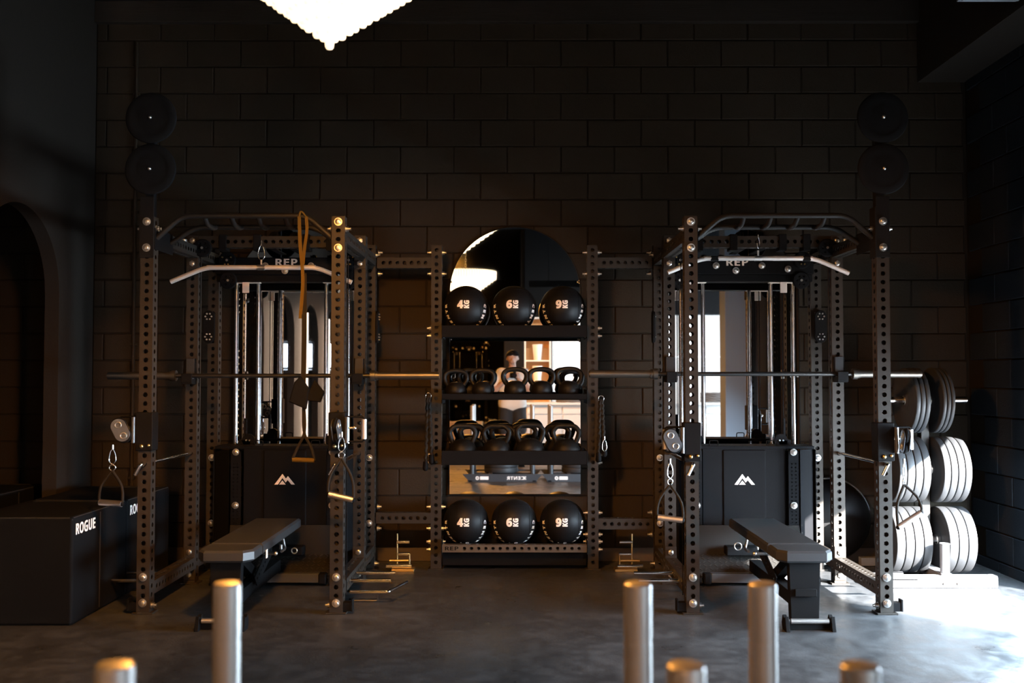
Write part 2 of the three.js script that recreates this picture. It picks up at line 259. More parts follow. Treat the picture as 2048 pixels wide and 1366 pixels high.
// LED strips on the pillars between the arches
const led = new THREE.MeshStandardMaterial({ color: 0xffffff, emissive: new THREE.Color().setRGB(1, 0.78, 0.62), emissiveIntensity: 6 });
for (const [i, d] of [3.44, 1.69, -0.06, -1.81].entries()) {
  const t = thing('led_strip_light', ['first', 'second', 'third', 'fourth'][i] + ' LED strip from the block wall, upright beside an arch on the left', 'light strip', [WALL_L + 0.004, 0.35, -d - 0.02], 0, 'LED strips beside the arches');
  part(t, 'channel', [bx(0.065, 1.98, 0.012, 0.0325, 0.99, 0.008, 0.002)], mat.satin);
  const dots = []; for (let k = 0; k < 66; k++) dots.push(bx(0.014, 0.014, 0.006, 0.054, 0.02 + k * 0.03, -0.001, 0.002));
  part(t, 'diode_row', dots, led).userData.kind = 'stuff';
  const l = new THREE.RectAreaLight(new THREE.Color().setRGB(1, 0.72, 0.52), i ? 3600 : 150, 0.012, 1.96); l.position.set(WALL_L + 0.058, 1.34, -d - 0.028); l.lookAt(WALL_L - 1.0, 1.34, -d - 0.12); scene.add(l);
}

// ------------------------------------------------------------------ squat racks with cable columns
const boltZ = join([cy(0.024, 0.004, 'z', 0, 0, 0.002, 20), cy(0.0195, 0.012, 'z', 0, 0, 0.009, 6), new THREE.SphereGeometry(0.017, 10, 5, 0, Math.PI * 2, 0, Math.PI / 2).scale(1, 0.35, 1).rotateX(Math.PI / 2).translate(0, 0, 0.0145)]);
const nutX = join([cy(0.02, 0.004, 'x', 0.002, 0, 0, 16), cy(0.0165, 0.014, 'x', 0.01, 0, 0, 6), cy(0.0085, 0.016, 'x', 0.023, 0, 0, 10)]);
function bolt(host, x, y, z, kind = 'z') { const b = part(host, 'bolt', [kind === 'z' ? boltZ : nutX], mat.zinc); b.position.set(x, y, z); if (kind === '-x') b.rotation.y = Math.PI; return b; }
function wheelGeo(r, t) { const s = new THREE.Shape(); s.absarc(0, 0, r, 0, Math.PI * 2, false); for (let i = 0; i < 6; i++) hole(s, Math.cos(i * Math.PI / 3) * r * 0.58, Math.sin(i * Math.PI / 3) * r * 0.58, r * 0.15); return [ext(s, t * 0.5, t * 0.25, 24).translate(0, 0, -t * 0.25), cy(r * 0.26, t * 1.25, 'z', 0, 0, 0, 14)]; }
const wheelS = join(wheelGeo(0.038, 0.02)), wheelM = join(wheelGeo(0.055, 0.024));
function stadium(r, H) { const s = new THREE.Shape(); s.moveTo(-r, -H / 2); s.absarc(0, -H / 2, r, Math.PI, 0, false); s.lineTo(r, H / 2); s.absarc(0, H / 2, r, 0, Math.PI, false); s.closePath(); return s; }
function mark(w) { const k = w / 1.0, f = pts => ext(poly(pts.map(([x, y]) => [x * k, y * k])), 0.0012); return [f([[-0.5, -0.26], [-0.11, 0.26], [0.06, 0.03], [0.16, 0.15], [0.5, -0.26], [0.33, -0.26], [0.15, -0.04], [0.05, -0.16], [-0.11, 0.06], [-0.33, -0.26]]), f([[-0.27, -0.26], [-0.11, -0.06], [0.05, -0.26]])]; }
const upright = perfTube(2.315);
const HW = 0.5625, ZM = -0.83, ZR = -1.30;
function makeRack(label, x, trolleyY) {
  const t = thing('squat_rack', label, 'rack', [x, 0, -5.87], 0, 'squat racks with cable columns');
  const up = (px, pz) => { part(t, 'upright', [upright], mat.steel).position.set(px, 0.01, pz); part(t, 'foot_plate', [bx(0.12, 0.01, 0.1, px, 0.005, pz, 0.002)], mat.steel); };
  for (const s of [-1, 1]) for (const z of [0, ZM, ZR]) up(s * HW, z);
  for (const s of [-1, 1]) {
    for (const y of [2.215, 0.14]) {
      part(t, 'side_beam', [tubeZ(-ZM - 0.0762, s * HW, y, -0.0381)], mat.steel);
      part(t, 'side_beam', [tubeZ(ZM - ZR - 0.0762, s * HW, y, ZM - 0.0381)], mat.steel);
      for (const z of [-0.0411, ZM + 0.0411]) part(t, 'gusset', [bx(0.0764, 0.225, 0.006, s * HW, y, z)], mat.steel);
    }
    for (const y of [2.292, 2.138, 0.214, 0.065]) for (const z of [0, ZM]) bolt(t, s * HW, y, z + 0.0381);
    for (const y of [0.80, 0.335]) bolt(t, s * HW, y, ZR + 0.0381);
    for (const z of [0, ZR]) { for (const y of [2.255, 0.045]) for (const q of ['x', '-x']) bolt(t, s * HW + (q === 'x' ? 0.0381 : -0.0381), y, z + (z ? 0.01 : 0.002), q); }
    for (const z of [-0.12, -0.62]) for (const y of [2.262]) { const b = bolt(t, s * HW, y, z); b.rotation.x = -Math.PI / 2; }
    for (const z of [-0.23, -0.46]) part(t, 'storage_peg', pipe([[s * (HW + 0.03), 0.14, z], [s * (HW + 0.285), 0.14, z]], 0.0115, 0.02, 14), mat.chrome);
    part(t, 'floor_bracket', [bx(0.05, 0.05, 0.06, s * (HW + 0.062), 0.04, 0.0), bx(0.012, 0.07, 0.05, s * (HW + 0.09), 0.05, 0.01)], mat.black);
  }
  // multi-grip pull-up bar on the front uprights
  const coat = dim([0.008, 0.0075, 0.007], 0.5, 0.6), pb = part(t, 'pull_up_bar', [pipe([[-0.52, 2.2, 0], [-0.37, 2.333, 0], [0.37, 2.333, 0], [0.52, 2.2, 0]], 0.016, 0.06, 12), pipe([[-0.52, 2.2, -0.24], [-0.37, 2.3, -0.24], [0.37, 2.3, -0.24], [0.52, 2.2, -0.24]], 0.016, 0.06, 12)], coat);
  part(pb, 'grip', [[-0.24, -0.08, 0.08, 0.24].map(q => pipe([[q, 2.33, -0.005], [q, 2.29, -0.06], [q, 2.285, -0.18], [q, 2.3, -0.235]], 0.015, 0.04, 10))], coat);
  for (const s of [-1, 1]) part(pb, 'end_plate', [bx(0.006, 0.13, 0.31, s * 0.521, 2.195, -0.125)], mat.black);
  // beams across the back
  part(t, 'cross_beam', [tubeX(2 * HW - 0.0762, -HW + 0.0381, 2.285, ZM)], mat.steel);
  for (const q of [-0.36, -0.13, 0.2, 0.36]) part(t, 'beam_clamp', [bx(0.05, 0.11, 0.1, q, 2.28, ZM, 0.004)], mat.black);
  const tb = part(t, 'top_beam', [bx(2 * HW - 0.08, 0.12, 0.05, 0, 2.165, ZR + 0.10, 0.004), bx(2 * HW - 0.08, 0.05, 0.12, 0, 2.08, ZR + 0.03, 0.004)], mat.black);
  part(tb, 'lettering', [text('REP', 0.05, 0.002, 1.35).translate(-0.02, 2.19, ZR + 0.1255)], mat.logo);
  for (const [px, py] of [[-0.17, 2.165], [0.155, 2.165], [-0.03, 2.13], [0.34, 2.14]]) bolt(t, px, py, ZR + 0.126);
  // pulleys above and at the ends of the beam
  const pulley = (px, py, pz, ry, g = wheelM) => { const w = part(t, 'pulley', [g], mat.black); w.position.set(px, py, pz); w.rotation.y = ry; const b = part(w, 'axle', [cy(0.009, 0.036, 'z', 0, 0, 0, 8)], mat.zinc); return w; };
  for (const [a, b] of [[-0.05, 2.315], [0.09, 2.315]]) { pulley(a, b, ZR + 0.34, Math.PI / 2 - 0.5); part(t, 'pulley_bracket', [bx(0.006, 0.12, 0.05, a - 0.02, 2.31, ZR + 0.34), bx(0.006, 0.12, 0.05, a + 0.02, 2.31, ZR + 0.34), bx(0.05, 0.006, 0.3, a, 2.25, ZR + 0.25)], mat.black); }
  for (const s of [-1, 1]) {
    pulley(s * 0.43, 2.2, ZR + 0.16, 0); pulley(s * 0.43, 2.06, ZR + 0.13, 0); pulley(s * 0.49, 2.24, ZM + 0.06, 0);
    for (const [qx, qy] of [[-0.03, 0.02], [0.03, 0.02], [-0.012, -0.03], [0.012, -0.03]]) part(t, 'small_bolt', [cy(0.006, 0.01, 'z', s * 0.43 + qx, 2.2 + qy, ZR + 0.18, 6)], mat.brass);
    // guide rods, their top plate and the weight plates
    part(t, 'rod_plate', [bx(0.2, 0.012, 0.05, s * 0.325, 2.085 - 0.03, ZR + 0.03, 0.003), bx(0.05, 0.085, 0.006, s * 0.325, 2.02, ZR + 0.06, 0.003)], mat.logo);
    for (const q of [0.244, 0.404]) part(t, 'guide_rod', [cy(0.0155, 1.22, 'y', s * q, 1.445, ZR + 0.01, 18)], mat.chrome);
    part(t, 'weight_stack', [bx(0.22, 0.78, 0.11, s * 0.325, 0.46, ZR - 0.01), Array.from({ length: 15 }, (_, k) => bx(0.225, 0.046, 0.115, s * 0.325, 0.09 + k * 0.051, ZR - 0.01, 0.004))], mat.matt);
    part(t, 'cable', [cy(0.003, 1.2, 'y', s * 0.325, 1.46, ZR + 0.02, 6), cy(0.003, 1.05, 'y', s * (HW - 0.055), 1.65, ZM + 0.04, 6), cy(0.003, 2.0, 'y', s * (HW + 0.05), 1.1, -0.02, 6)], mat.black);
    part(t, 'selector_head', [bx(0.09, 0.06, 0.05, s * 0.325, 0.90, ZR + 0.03, 0.006), cy(0.045, 0.03, 'z', s * 0.3, 0.925, ZR + 0.04, 20), cy(0.012, 0.16, 'y', s * 0.325, 1.0, ZR + 0.03, 12)], mat.black);
    bolt(t, s * 0.335, 0.855, ZR + 0.24); bolt(t, s * 0.335, 0.487, ZR + 0.24);
    for (const q of [-0.012, 0.012]) part(t, 'small_bolt', [cy(0.006, 0.012, 'z', s * 0.3 + q, 0.925, ZR + 0.06, 8)], mat.zinc);
    // shroud: side panels, slotted selector column
    part(t, 'shroud_side', [bx(0.006, 0.80, 0.17, s * 0.505, 0.47, ZR + 0.10), ext(poly([[0, 0], [s * 0.12, 0.07], [s * 0.12, 0.074], [0, 0.004]]), 0.80).rotateX(-Math.PI / 2).translate(s * 0.385, 0.07, ZR + 0.225)], mat.shroud);
    const sl = poly([[-0.035, 0], [0.035, 0], [0.035, 0.78], [-0.035, 0.78]]);
    for (let y = 0.06; y < 0.70; y += 0.0254) for (const q of [-0.014, 0.014]) hole(sl, q, y, 0.0055);
    part(t, 'selector_column', [ext(sl, 0.004, 0, 4).translate(s * 0.335, 0.08, ZR + 0.233)], mat.shroud);
    // pulley carrier plates on the rear uprights
    const pc = part(t, 'pulley_carrier', [ext(stadium(0.04, 0.145), 0.012, 0.003)], mat.black); pc.position.set(s * (HW + 0.022), 1.735, ZR + 0.062);
    if (s * x < 0) { pc.rotation.y = Math.PI / 2; pc.position.set(s * (HW + 0.046), 1.735, ZR + 0.02); }
    for (const e of [-1, 1]) for (let i = 0; i < 6; i++) part(pc, 'small_bolt', [cy(0.0058, 0.01, 'z', Math.cos(i * Math.PI / 3) * 0.022, e * 0.0725 + Math.sin(i * Math.PI / 3) * 0.022, 0.018, 6)], mat.zinc);
  }
  const sc = part(t, 'shroud_panel', [bx(0.58, 0.82, 0.012, 0, 0.48, ZR + 0.20), bx(0.98, 0.02, 0.24, 0, 0.885, ZR + 0.09), bx(0.30, 0.80, 0.03, 0, 0.47, ZR + 0.20, 0.01)], mat.shroud);
  part(sc, 'emblem', [mark(0.142).map(g => g.translate(0, 0.665, ZR + 0.2155))], mat.logo, 'pale mountain peak emblem');
  part(t, 'hook_handle', [[-0.2, 0.2].map(q => pipe([[q - 0.03, 0.895, ZR + 0.15], [q - 0.03, 0.93, ZR + 0.15], [q + 0.03, 0.93, ZR + 0.15], [q + 0.03, 0.895, ZR + 0.15]], 0.004, 0.01, 6))], mat.black);
  // foot platform of tread plate
  const fp = part(t, 'foot_platform', [bx(0.74, 0.006, 0.26, 0, 0, 0).rotateX(0.5).translate(0, 0.10, ZR + 0.40), bx(0.74, 0.21, 0.006, 0, 0, 0).rotateX(-0.25).translate(0, 0.25, ZR + 0.27)], dim([0.012, 0.011, 0.01], 0.8, 0.3));
  const lug = []; for (let i = 0; i < 20; i++) for (let k = 0; k < 7; k++) lug.push(bx(0.026, 0.003, 0.008, 0, 0, 0, 0).rotateY((i + k) & 1 ? 0.8 : -0.8).translate(-0.35 + i * 0.0368, 0.0045, -0.11 + k * 0.036).rotateX(0.5).translate(0, 0.10, ZR + 0.40));
  part(fp, 'tread', lug, dim([0.02, 0.019, 0.017], 0.6, 0.5)).userData.kind = 'stuff';
  part(t, 'low_pulley', [new THREE.TorusGeometry(0.024, 0.004, 8, 24).translate(-0.1, 0.24, ZR + 0.44), cy(0.011, 0.03, 'y', 0.03, 0.235, ZR + 0.44), new THREE.TorusGeometry(0.018, 0.004, 8, 24).translate(0.12, 0.21, ZR + 0.44)], mat.zinc);
  part(t, 'low_pulley_block', [bx(0.34, 0.06, 0.1, 0.0, 0.2, ZR + 0.36, 0.01)], mat.black);
  // trolleys that slide on the front uprights
  for (const s of [-1, 1]) {
    const g = part(t, 'trolley', [bx(0.1, 0.225, 0.1, s * HW, trolleyY, 0.004, 0.006)], mat.black);
    part(g, 'handle_frame', [pipe([[s * (HW + 0.05), trolleyY + 0.085, 0.02], [s * (HW + 0.155), trolleyY + 0.085, 0.02], [s * (HW + 0.155), trolleyY - 0.06, 0.02], [s * (HW + 0.05), trolleyY - 0.06, 0.02]], 0.006, 0.012, 8)], mat.black);
    part(g, 'handle_grip', [cy(0.0165, 0.115, 'y', s * (HW + 0.155), trolleyY + 0.013, 0.02, 16)], mat.satin);
    part(g, 'pop_pin', [cy(0.008, 0.05, 'x', s * (HW + 0.075), trolleyY + 0.02, 0.03, 10), ball(0.013, s * (HW + 0.1), trolleyY + 0.02, 0.03)], mat.zinc);
    part(g, 'small_bolt', [ball(0.013, s * HW - 0.012, trolleyY - 0.085, 0.056, 10, 6), ball(0.009, s * HW + 0.03, trolleyY - 0.08, 0.056, 10, 6)], mat.brass);
    const faceOn = s < 0, hs = part(g, 'pulley_housing', [-1, 1].map(q => ext(stadium(0.042, 0.05), 0.003, 0.001).rotateZ(0.45).translate(0, 0, q * 0.016 - 0.0015)), mat.dullSteel);
    hs.position.set(faceOn ? -HW - 0.125 : HW + 0.04, trolleyY + 0.01, faceOn ? 0.075 : 0.125); hs.rotation.y = faceOn ? 0.12 : Math.PI / 2 - 0.12; if (!faceOn) hs.position.x = x < 0 ? HW + 0.012 : HW + 0.085;
    for (const [qx, qy] of [[-0.012, 0.03], [0.018, -0.032]]) { const w = part(hs, 'pulley', [wheelS], mat.black); w.position.set(qx, qy, 0); for (const e of [-1, 1]) part(w, 'ring', [new THREE.TorusGeometry(0.017, 0.004, 6, 18).translate(0, 0, e * 0.019)], mat.zinc).userData.label = 'chrome bearing ring'; }
    part(g, 'pivot', [cy(0.012, 0.15, 'y', s * (HW + 0.06), trolleyY + 0.01, 0.06, 12)], mat.dullSteel);
  }
  return t;
}
makeRack('black squat rack with cable column in front of the left mirror', -1.6, 1.06);
makeRack('black squat rack with cable column in front of the right mirror', 1.6, 1.0);
{ // the third rack stands far behind the camera and shows only in the centre mirror
  const r = makeRack('black squat rack on the far wall, seen only in the centre mirror', -1.35, 1.1); r.position.set(-1.35, 0, 12.7); r.rotation.y = Math.PI;
}

// ball targets on the two outer front uprights
for (const [s, lab] of [[-1, 'round black ball targets on a bracket above the left rack'], [1, 'round black ball targets on a bracket above the right rack']]) {
  const t = thing('ball_target', lab, 'target', [s * 2.1625, 2.08, -5.87], 0, 'ball targets on the outer uprights');
  part(t, 'sleeve', [bx(0.082, 0.36, 0.008, 0, 0.18, 0.0435), bx(0.008, 0.30, 0.09, -0.0425, 0.15, 0.002)], mat.matt);
  bolt(t, 0, 0.058, 0.048); bolt(t, 0, 0.212, 0.048);
  part(t, 'gusset_plate', [ext(poly([[-0.03, 0.36], [0.03, 0.36], [0.02, 0.26], [0.01, 0.24]]), 0.006).translate(0, 0, 0.03)], mat.brass);
  part(t, 'post', [bx(0.05, 0.62, 0.05, 0, 0.56, -0.02)], mat.matt);
  for (const y of [0.525, 0.83]) {
    const d = part(t, 'target_disc', [lathe([[0.001, -0.008], [0.145, -0.008], [0.152, 0], [0.145, 0.012], [0.11, 0.014], [0.105, 0.011], [0.07, 0.011], [0.065, 0.014], [0.001, 0.014]], 48).rotateX(Math.PI / 2)], mat.matt); d.position.set(0.012, y, 0.03);
    part(d, 'centre_bolt', [ball(0.012, 0, 0, 0.02, 12, 8)], mat.zinc);
  }
}
// barbells on hooks
for (const [x, lab, y] of [[-1.6, 'steel barbell racked across the left rack', 1.385], [1.594, 'steel barbell racked across the right rack', 1.397]]) {
  const t = thing('barbell', lab, 'barbell', [x, y, -6.607], 0, 'barbells on the racks');
  part(t, 'shaft', [cy(0.0145, 1.31, 'x', 0, 0, 0, 18)], M([0.05, 0.05, 0.05], 0.4, 0.9));
  for (const s of [-1, 1]) { part(t, 'sleeve', [cy(0.025, 0.42, 'x', s * 0.885, 0, 0, 24), cy(0.021, 0.006, 'x', s * 1.098, 0, 0, 24)], M([0.13, 0.12, 0.105], 0.36, 0.9)); part(t, 'collar', [cy(0.036, 0.03, 'x', s * 0.66, 0, 0, 24), cy(0.03, 0.02, 'x', s * 0.682, 0, 0, 24)], M([0.11, 0.105, 0.095], 0.38, 0.9)); }
  for (const [i, s] of [-1, 1].entries()) {
    const j = thing('bar_hook', `black bar hook under the ${i ? 'right' : 'left'} end of the barbell on the ${x < 0 ? 'left' : 'right'} rack`, 'bar hook', [Math.sign(x) * 1.6 + s * HW, y, -6.7 + 0.039], 0, 'bar hooks');
    part(j, 'body', [bx(0.07, 0.17, 0.02, 0, 0.03, 0.012), bx(0.07, 0.035, 0.1, 0, -0.038, 0.05), bx(0.07, 0.06, 0.015, 0, -0.015, 0.097)], mat.black);
    part(j, 'liner', [bx(0.055, 0.012, 0.07, 0, -0.018, 0.054), bx(0.055, 0.13, 0.004, 0, 0.05, 0.024)], dim([0.01, 0.01, 0.011], 0.35, 0.8));
  }
}
// safety rods through the uprights
for (const [rx, s, lab] of [[-1.6, -1, 'outer chrome safety rod of the left rack'], [-1.6, 1, 'inner chrome safety rod of the left rack'], [1.6, -1, 'inner chrome safety rod of the right rack'], [1.6, 1, 'outer chrome safety rod of the right rack']]) {
  const t = thing('safety_rod', lab, 'safety rod', [rx + s * HW, 0.87, -5.87], 0, 'safety rods');
  part(t, 'rod', [pipe([[0, 0, 0.07], [0, 0, ZM - 0.06]], 0.0118, 0.02, 14)], mat.chrome);
  part(t, 'hook_end', pipe([[0, 0, 0.05], [0, 0.008, 0.085], [-0.035, -0.06, 0.09]], 0.011, 0.03, 12), mat.chrome);
}
// lat pulldown bars
const barGrey = M([0.6, 0.57, 0.54], 0.42, 0.35);
function latBar(lab, x, y, tilt) {
  const t = thing('lat_bar', lab, 'cable bar', [x, y, -6.58], 0, 'lat pulldown bars');
  part(t, 'bar', [pipe([[-0.60, -0.095, 0], [-0.37, 0, 0], [0.37, 0, 0], [0.60, -0.1, 0]], 0.0155, 0.06, 14)], barGrey);
  for (const q of [-0.23, 0.23]) part(t, 'knurled_grip', [cy(0.0162, 0.26, 'x', q, 0, 0, 18)], barGrey);
  part(t, 'swivel', [cy(0.018, 0.05, 'x', 0, 0, 0, 16), bx(0.012, 0.045, 0.012, 0, 0.03, 0)], mat.zinc);
  return t;
}
function carabiner(parent, x, y, z, ry = 0, k = 1) { const c = part(parent, 'carabiner', [curve([[0, 0.05 * k, 0], [0.012 * k, 0.035 * k, 0], [0.02 * k, -0.03 * k, 0], [0, -0.05 * k, 0], [-0.02 * k, -0.03 * k, 0], [-0.012 * k, 0.035 * k, 0]], 0.0042 * k, 8, 40, true), cy(0.008 * k, 0.03 * k, 'y', 0, 0.065 * k, 0, 10)], mat.chrome); c.position.set(x, y, z); c.rotation.y = ry; return c; }
carabiner(latBar('silver lat pulldown bar hanging in the left rack', -1.68, 2.103, 0), 0, 0.1, 0);
{ const t = latBar('silver lat pulldown bar resting in padded hooks of the right rack', 1.615, 2.163, 0); carabiner(t, 0, 0.1, 0.01, 0.8, 0.7);
  for (const q of [-0.29, 0.32]) part(t, 'pad', [bx(0.055, 0.034, 0.034, q, -0.002, 0, 0.008)], mat.matt); }
// stirrup handles on the cables
function stirrup(lab, top, a, b, ry, cab) {
  const t = thing('cable_handle', lab, 'handle', top, 0, 'stirrup handles'), d = p => [p[0] - top[0], p[1] - top[1], p[2] - top[2]], A = d(a), B = d(b);
  carabiner(t, 0, cab, 0, ry, 0.85);
  part(t, 'ring', [new THREE.TorusGeometry(0.017, 0.004, 8, 20).rotateY(ry).translate(0, 0.005, 0)], mat.chrome);
  const mid = (p, o) => [p[0] * 0.62 + o, p[1] * 0.5, p[2] * 0.6];
  const sgn = Math.sign(A[0] - B[0]) || -1, g = [[A, sgn], [B, -sgn]].map(([p, s]) => curve([[0, -0.012, 0], mid(p, s * 0.018), [p[0] + s * 0.004, p[1] * 0.85, p[2]], p], 0.008, 6, 24).toNonIndexed());
  part(t, 'strap', g, mat.strap);
  part(t, 'grip', pipe([A, B], 0.0175, 0.02, 18), mat.satin);
  part(t, 'end_cap', [ball(0.014, ...A, 12, 8), ball(0.014, ...B, 12, 8)], mat.black);
  return t;
}
stirrup('silver stirrup handle hanging at the outer upright of the left rack', [-2.325, 0.85, -5.77], [-2.395, 0.656, -5.77], [-2.255, 0.65, -5.74], 0.3, 0.068);
stirrup('silver stirrup handle hanging at the inner upright of the left rack', [-0.988, 0.928, -5.70], [-1.052, 0.715, -5.66], [-0.915, 0.683, -5.66], 0.2, 0.068);
stirrup('silver stirrup handle hanging at the inner upright of the right rack', [0.894, 0.772, -5.75], [0.818, 0.578, -5.72], [0.956, 0.564, -5.70], 0.4, 0.068);
stirrup('silver stirrup handle hanging at the outer upright of the right rack', [2.238, 0.773, -5.75], [2.183, 0.524, -5.70], [2.313, 0.607, -5.70], 0.9, 0.068);
// suspension trainer over the pull-up bar of the left rack
{
  const t = thing('suspension_trainer', 'yellow and black suspension trainer hanging from the left pull-up bar', 'suspension trainer', [-1.25, 2.345, -5.92]);
  const band = (pts, w) => { const g = curve(pts, 0.5, 4, 24); const c = new THREE.CatmullRomCurve3(pts.map(p => V(...p))); const pos = []; const idx = []; const N = 24; for (let i = 0; i <= N; i++) { const p = c.getPoint(i / N); pos.push(p.x - w / 2, p.y, p.z - 0.0015, p.x + w / 2, p.y, p.z - 0.0015, p.x + w / 2, p.y, p.z + 0.0015, p.x - w / 2, p.y, p.z + 0.0015); } for (let i = 0; i < N; i++) for (let k = 0; k < 4; k++) { const a = i * 4 + k, b = i * 4 + (k + 1) % 4; idx.push(a, b, b + 4, a, b + 4, a + 4); } const q = new THREE.BufferGeometry(); q.setAttribute('position', new THREE.Float32BufferAttribute(pos, 3)); q.setAttribute('uv', new THREE.Float32BufferAttribute(new Float32Array(pos.length / 3 * 2), 2)); q.setIndex(idx); const nn = q.toNonIndexed(); nn.computeVertexNormals(); return nn; };
  part(t, 'anchor_strap', [band([[-0.022, -0.02, 0.07], [-0.02, -0.2, 0.04], [-0.01, -0.32, 0.03], [-0.006, -0.4, 0.03], [-0.022, -0.62, 0.02]], 0.02), band([[0.02, -0.02, 0.07], [0.022, -0.1, 0.06], [0.005, -0.2, 0.04], [-0.005, -0.3, 0.035]], 0.018), curve([[-0.022, -0.02, 0.07], [-0.01, 0.01, 0.075], [0.02, -0.02, 0.07]], 0.006, 6, 16).toNonIndexed()], mat.yellow);
  part(t, 'main_strap', [band([[0, -0.35, 0.025], [0.002, -0.7, 0.02], [0, -0.92, 0.02], [-0.004, -1.08, 0.02]], 0.03)], mat.strap);
  part(t, 'foot_cradle', [ext(poly([[-0.06, -0.05], [0.03, -0.09], [0.045, 0.02], [0.0, 0.09], [-0.03, 0.06]]), 0.02, 0.006).translate(-0.012, -1.06, 0.03), ext(poly([[-0.05, -0.04], [0.03, -0.05], [0.05, 0.0], [0.0, 0.07]]), 0.02, 0.006).translate(0.07, -1.06, 0.02)], mat.black);
  part(t, 'handle_strap', [curve([[0, -1.08, 0.02], [0.006, -1.3, 0.02], [-0.03, -1.38, 0.02], [-0.06, -1.45, 0.02]], 0.009, 6, 24).toNonIndexed(), curve([[0, -1.08, 0.02], [0.008, -1.3, 0.02], [0.05, -1.39, 0.02], [0.068, -1.46, 0.02]], 0.009, 6, 24).toNonIndexed()], mat.strap);
  part(t, 'handle_grip', pipe([[-0.062, -1.455, 0.02], [0.068, -1.46, 0.02]], 0.014, 0.02, 14), mat.yellow);
}

// ------------------------------------------------------------------ storage rack between the squat racks
{
  const t = thing('storage_rack', 'black four shelf storage rack in front of the centre mirror', 'rack', [0, 0, -7.188]);
  for (const s of [-1, 1]) {
    const x = s * 0.5615; part(t, 'upright', [upright], mat.steel).position.set(x, 0.01, 0); part(t, 'foot_plate', [bx(0.11, 0.01, 0.1, x, 0.005, 0, 0.002)], mat.steel);
    for (const y of [2.198, s < 0 ? 0.368 : 0.326]) { part(t, 'link_beam', [tubeX(0.39, s < 0 ? -0.99 : 0.60, y, 0)], mat.steel); for (const q of [-1, 1]) { bolt(t, s * (0.5615 + 0.0381), y + q * 0.077, 0.01, s < 0 ? '-x' : 'x'); bolt(t, s * 0.985, y + q * 0.077, 0.01, s < 0 ? 'x' : '-x'); bolt(t, s * (0.5615 - 0.0381), y + q * 0.077, 0.01, s < 0 ? 'x' : '-x'); } }
    for (const y of [1.70, 0.79, 0.17]) for (const q of [-0.035, 0.035]) { bolt(t, s * (0.5615 + 0.0381), y + q * 0.8, 0.015, s < 0 ? '-x' : 'x'); bolt(t, s * (0.5615 - 0.0381), y + q * 0.8, 0.015, s < 0 ? 'x' : '-x'); }
    for (const y of [1.70, 1.235, 0.80, 0.17]) part(t, 'shelf_bracket', [bx(0.006, 0.1, 0.30, s * 0.515, y, -0.04)], mat.black);
  }
  const W = 1.03;
  part(t, 'shelf', [bx(W, 0.083, 0.006, 0, 1.70, 0.105), bx(W, 0.006, 0.31, 0, 1.703, -0.05), bx(W, 0.05, 0.006, 0, 1.69, -0.205), bx(W, 0.006, 0.025, 0, 1.7415, 0.095)], mat.black);
  for (const [y, h] of [[1.235, 0.043], [0.803, 0.10]]) part(t, 'shelf', [bx(W, h, 0.006, 0, y, 0.105), bx(W, 0.005, 0.31, 0, y - h / 2 + 0.004, -0.05), bx(W, h, 0.006, 0, y, -0.205), bx(W, 0.005, 0.02, 0, y - h / 2 + 0.002, 0.108)], mat.black);
  const bs = part(t, 'bottom_beam', [tubeX(W, -W / 2, 0.1615, 0.07, 0.053, 0.0508, 0.0125, 0.16)], M([0.10, 0.09, 0.08], 0.3, 0.5));
  part(bs, 'lettering', [text('REP', 0.026, 0.002, 1.6).translate(-W / 2 + 0.07, 0.163, 0.097)], mat.matt);
  part(t, 'shelf', [bx(W, 0.006, 0.24, 0, 0.152, -0.08), bx(W, 0.05, 0.006, 0, 0.16, -0.2), bx(W, 0.10, 0.006, 0, 0.08, 0.02)], mat.black);
}
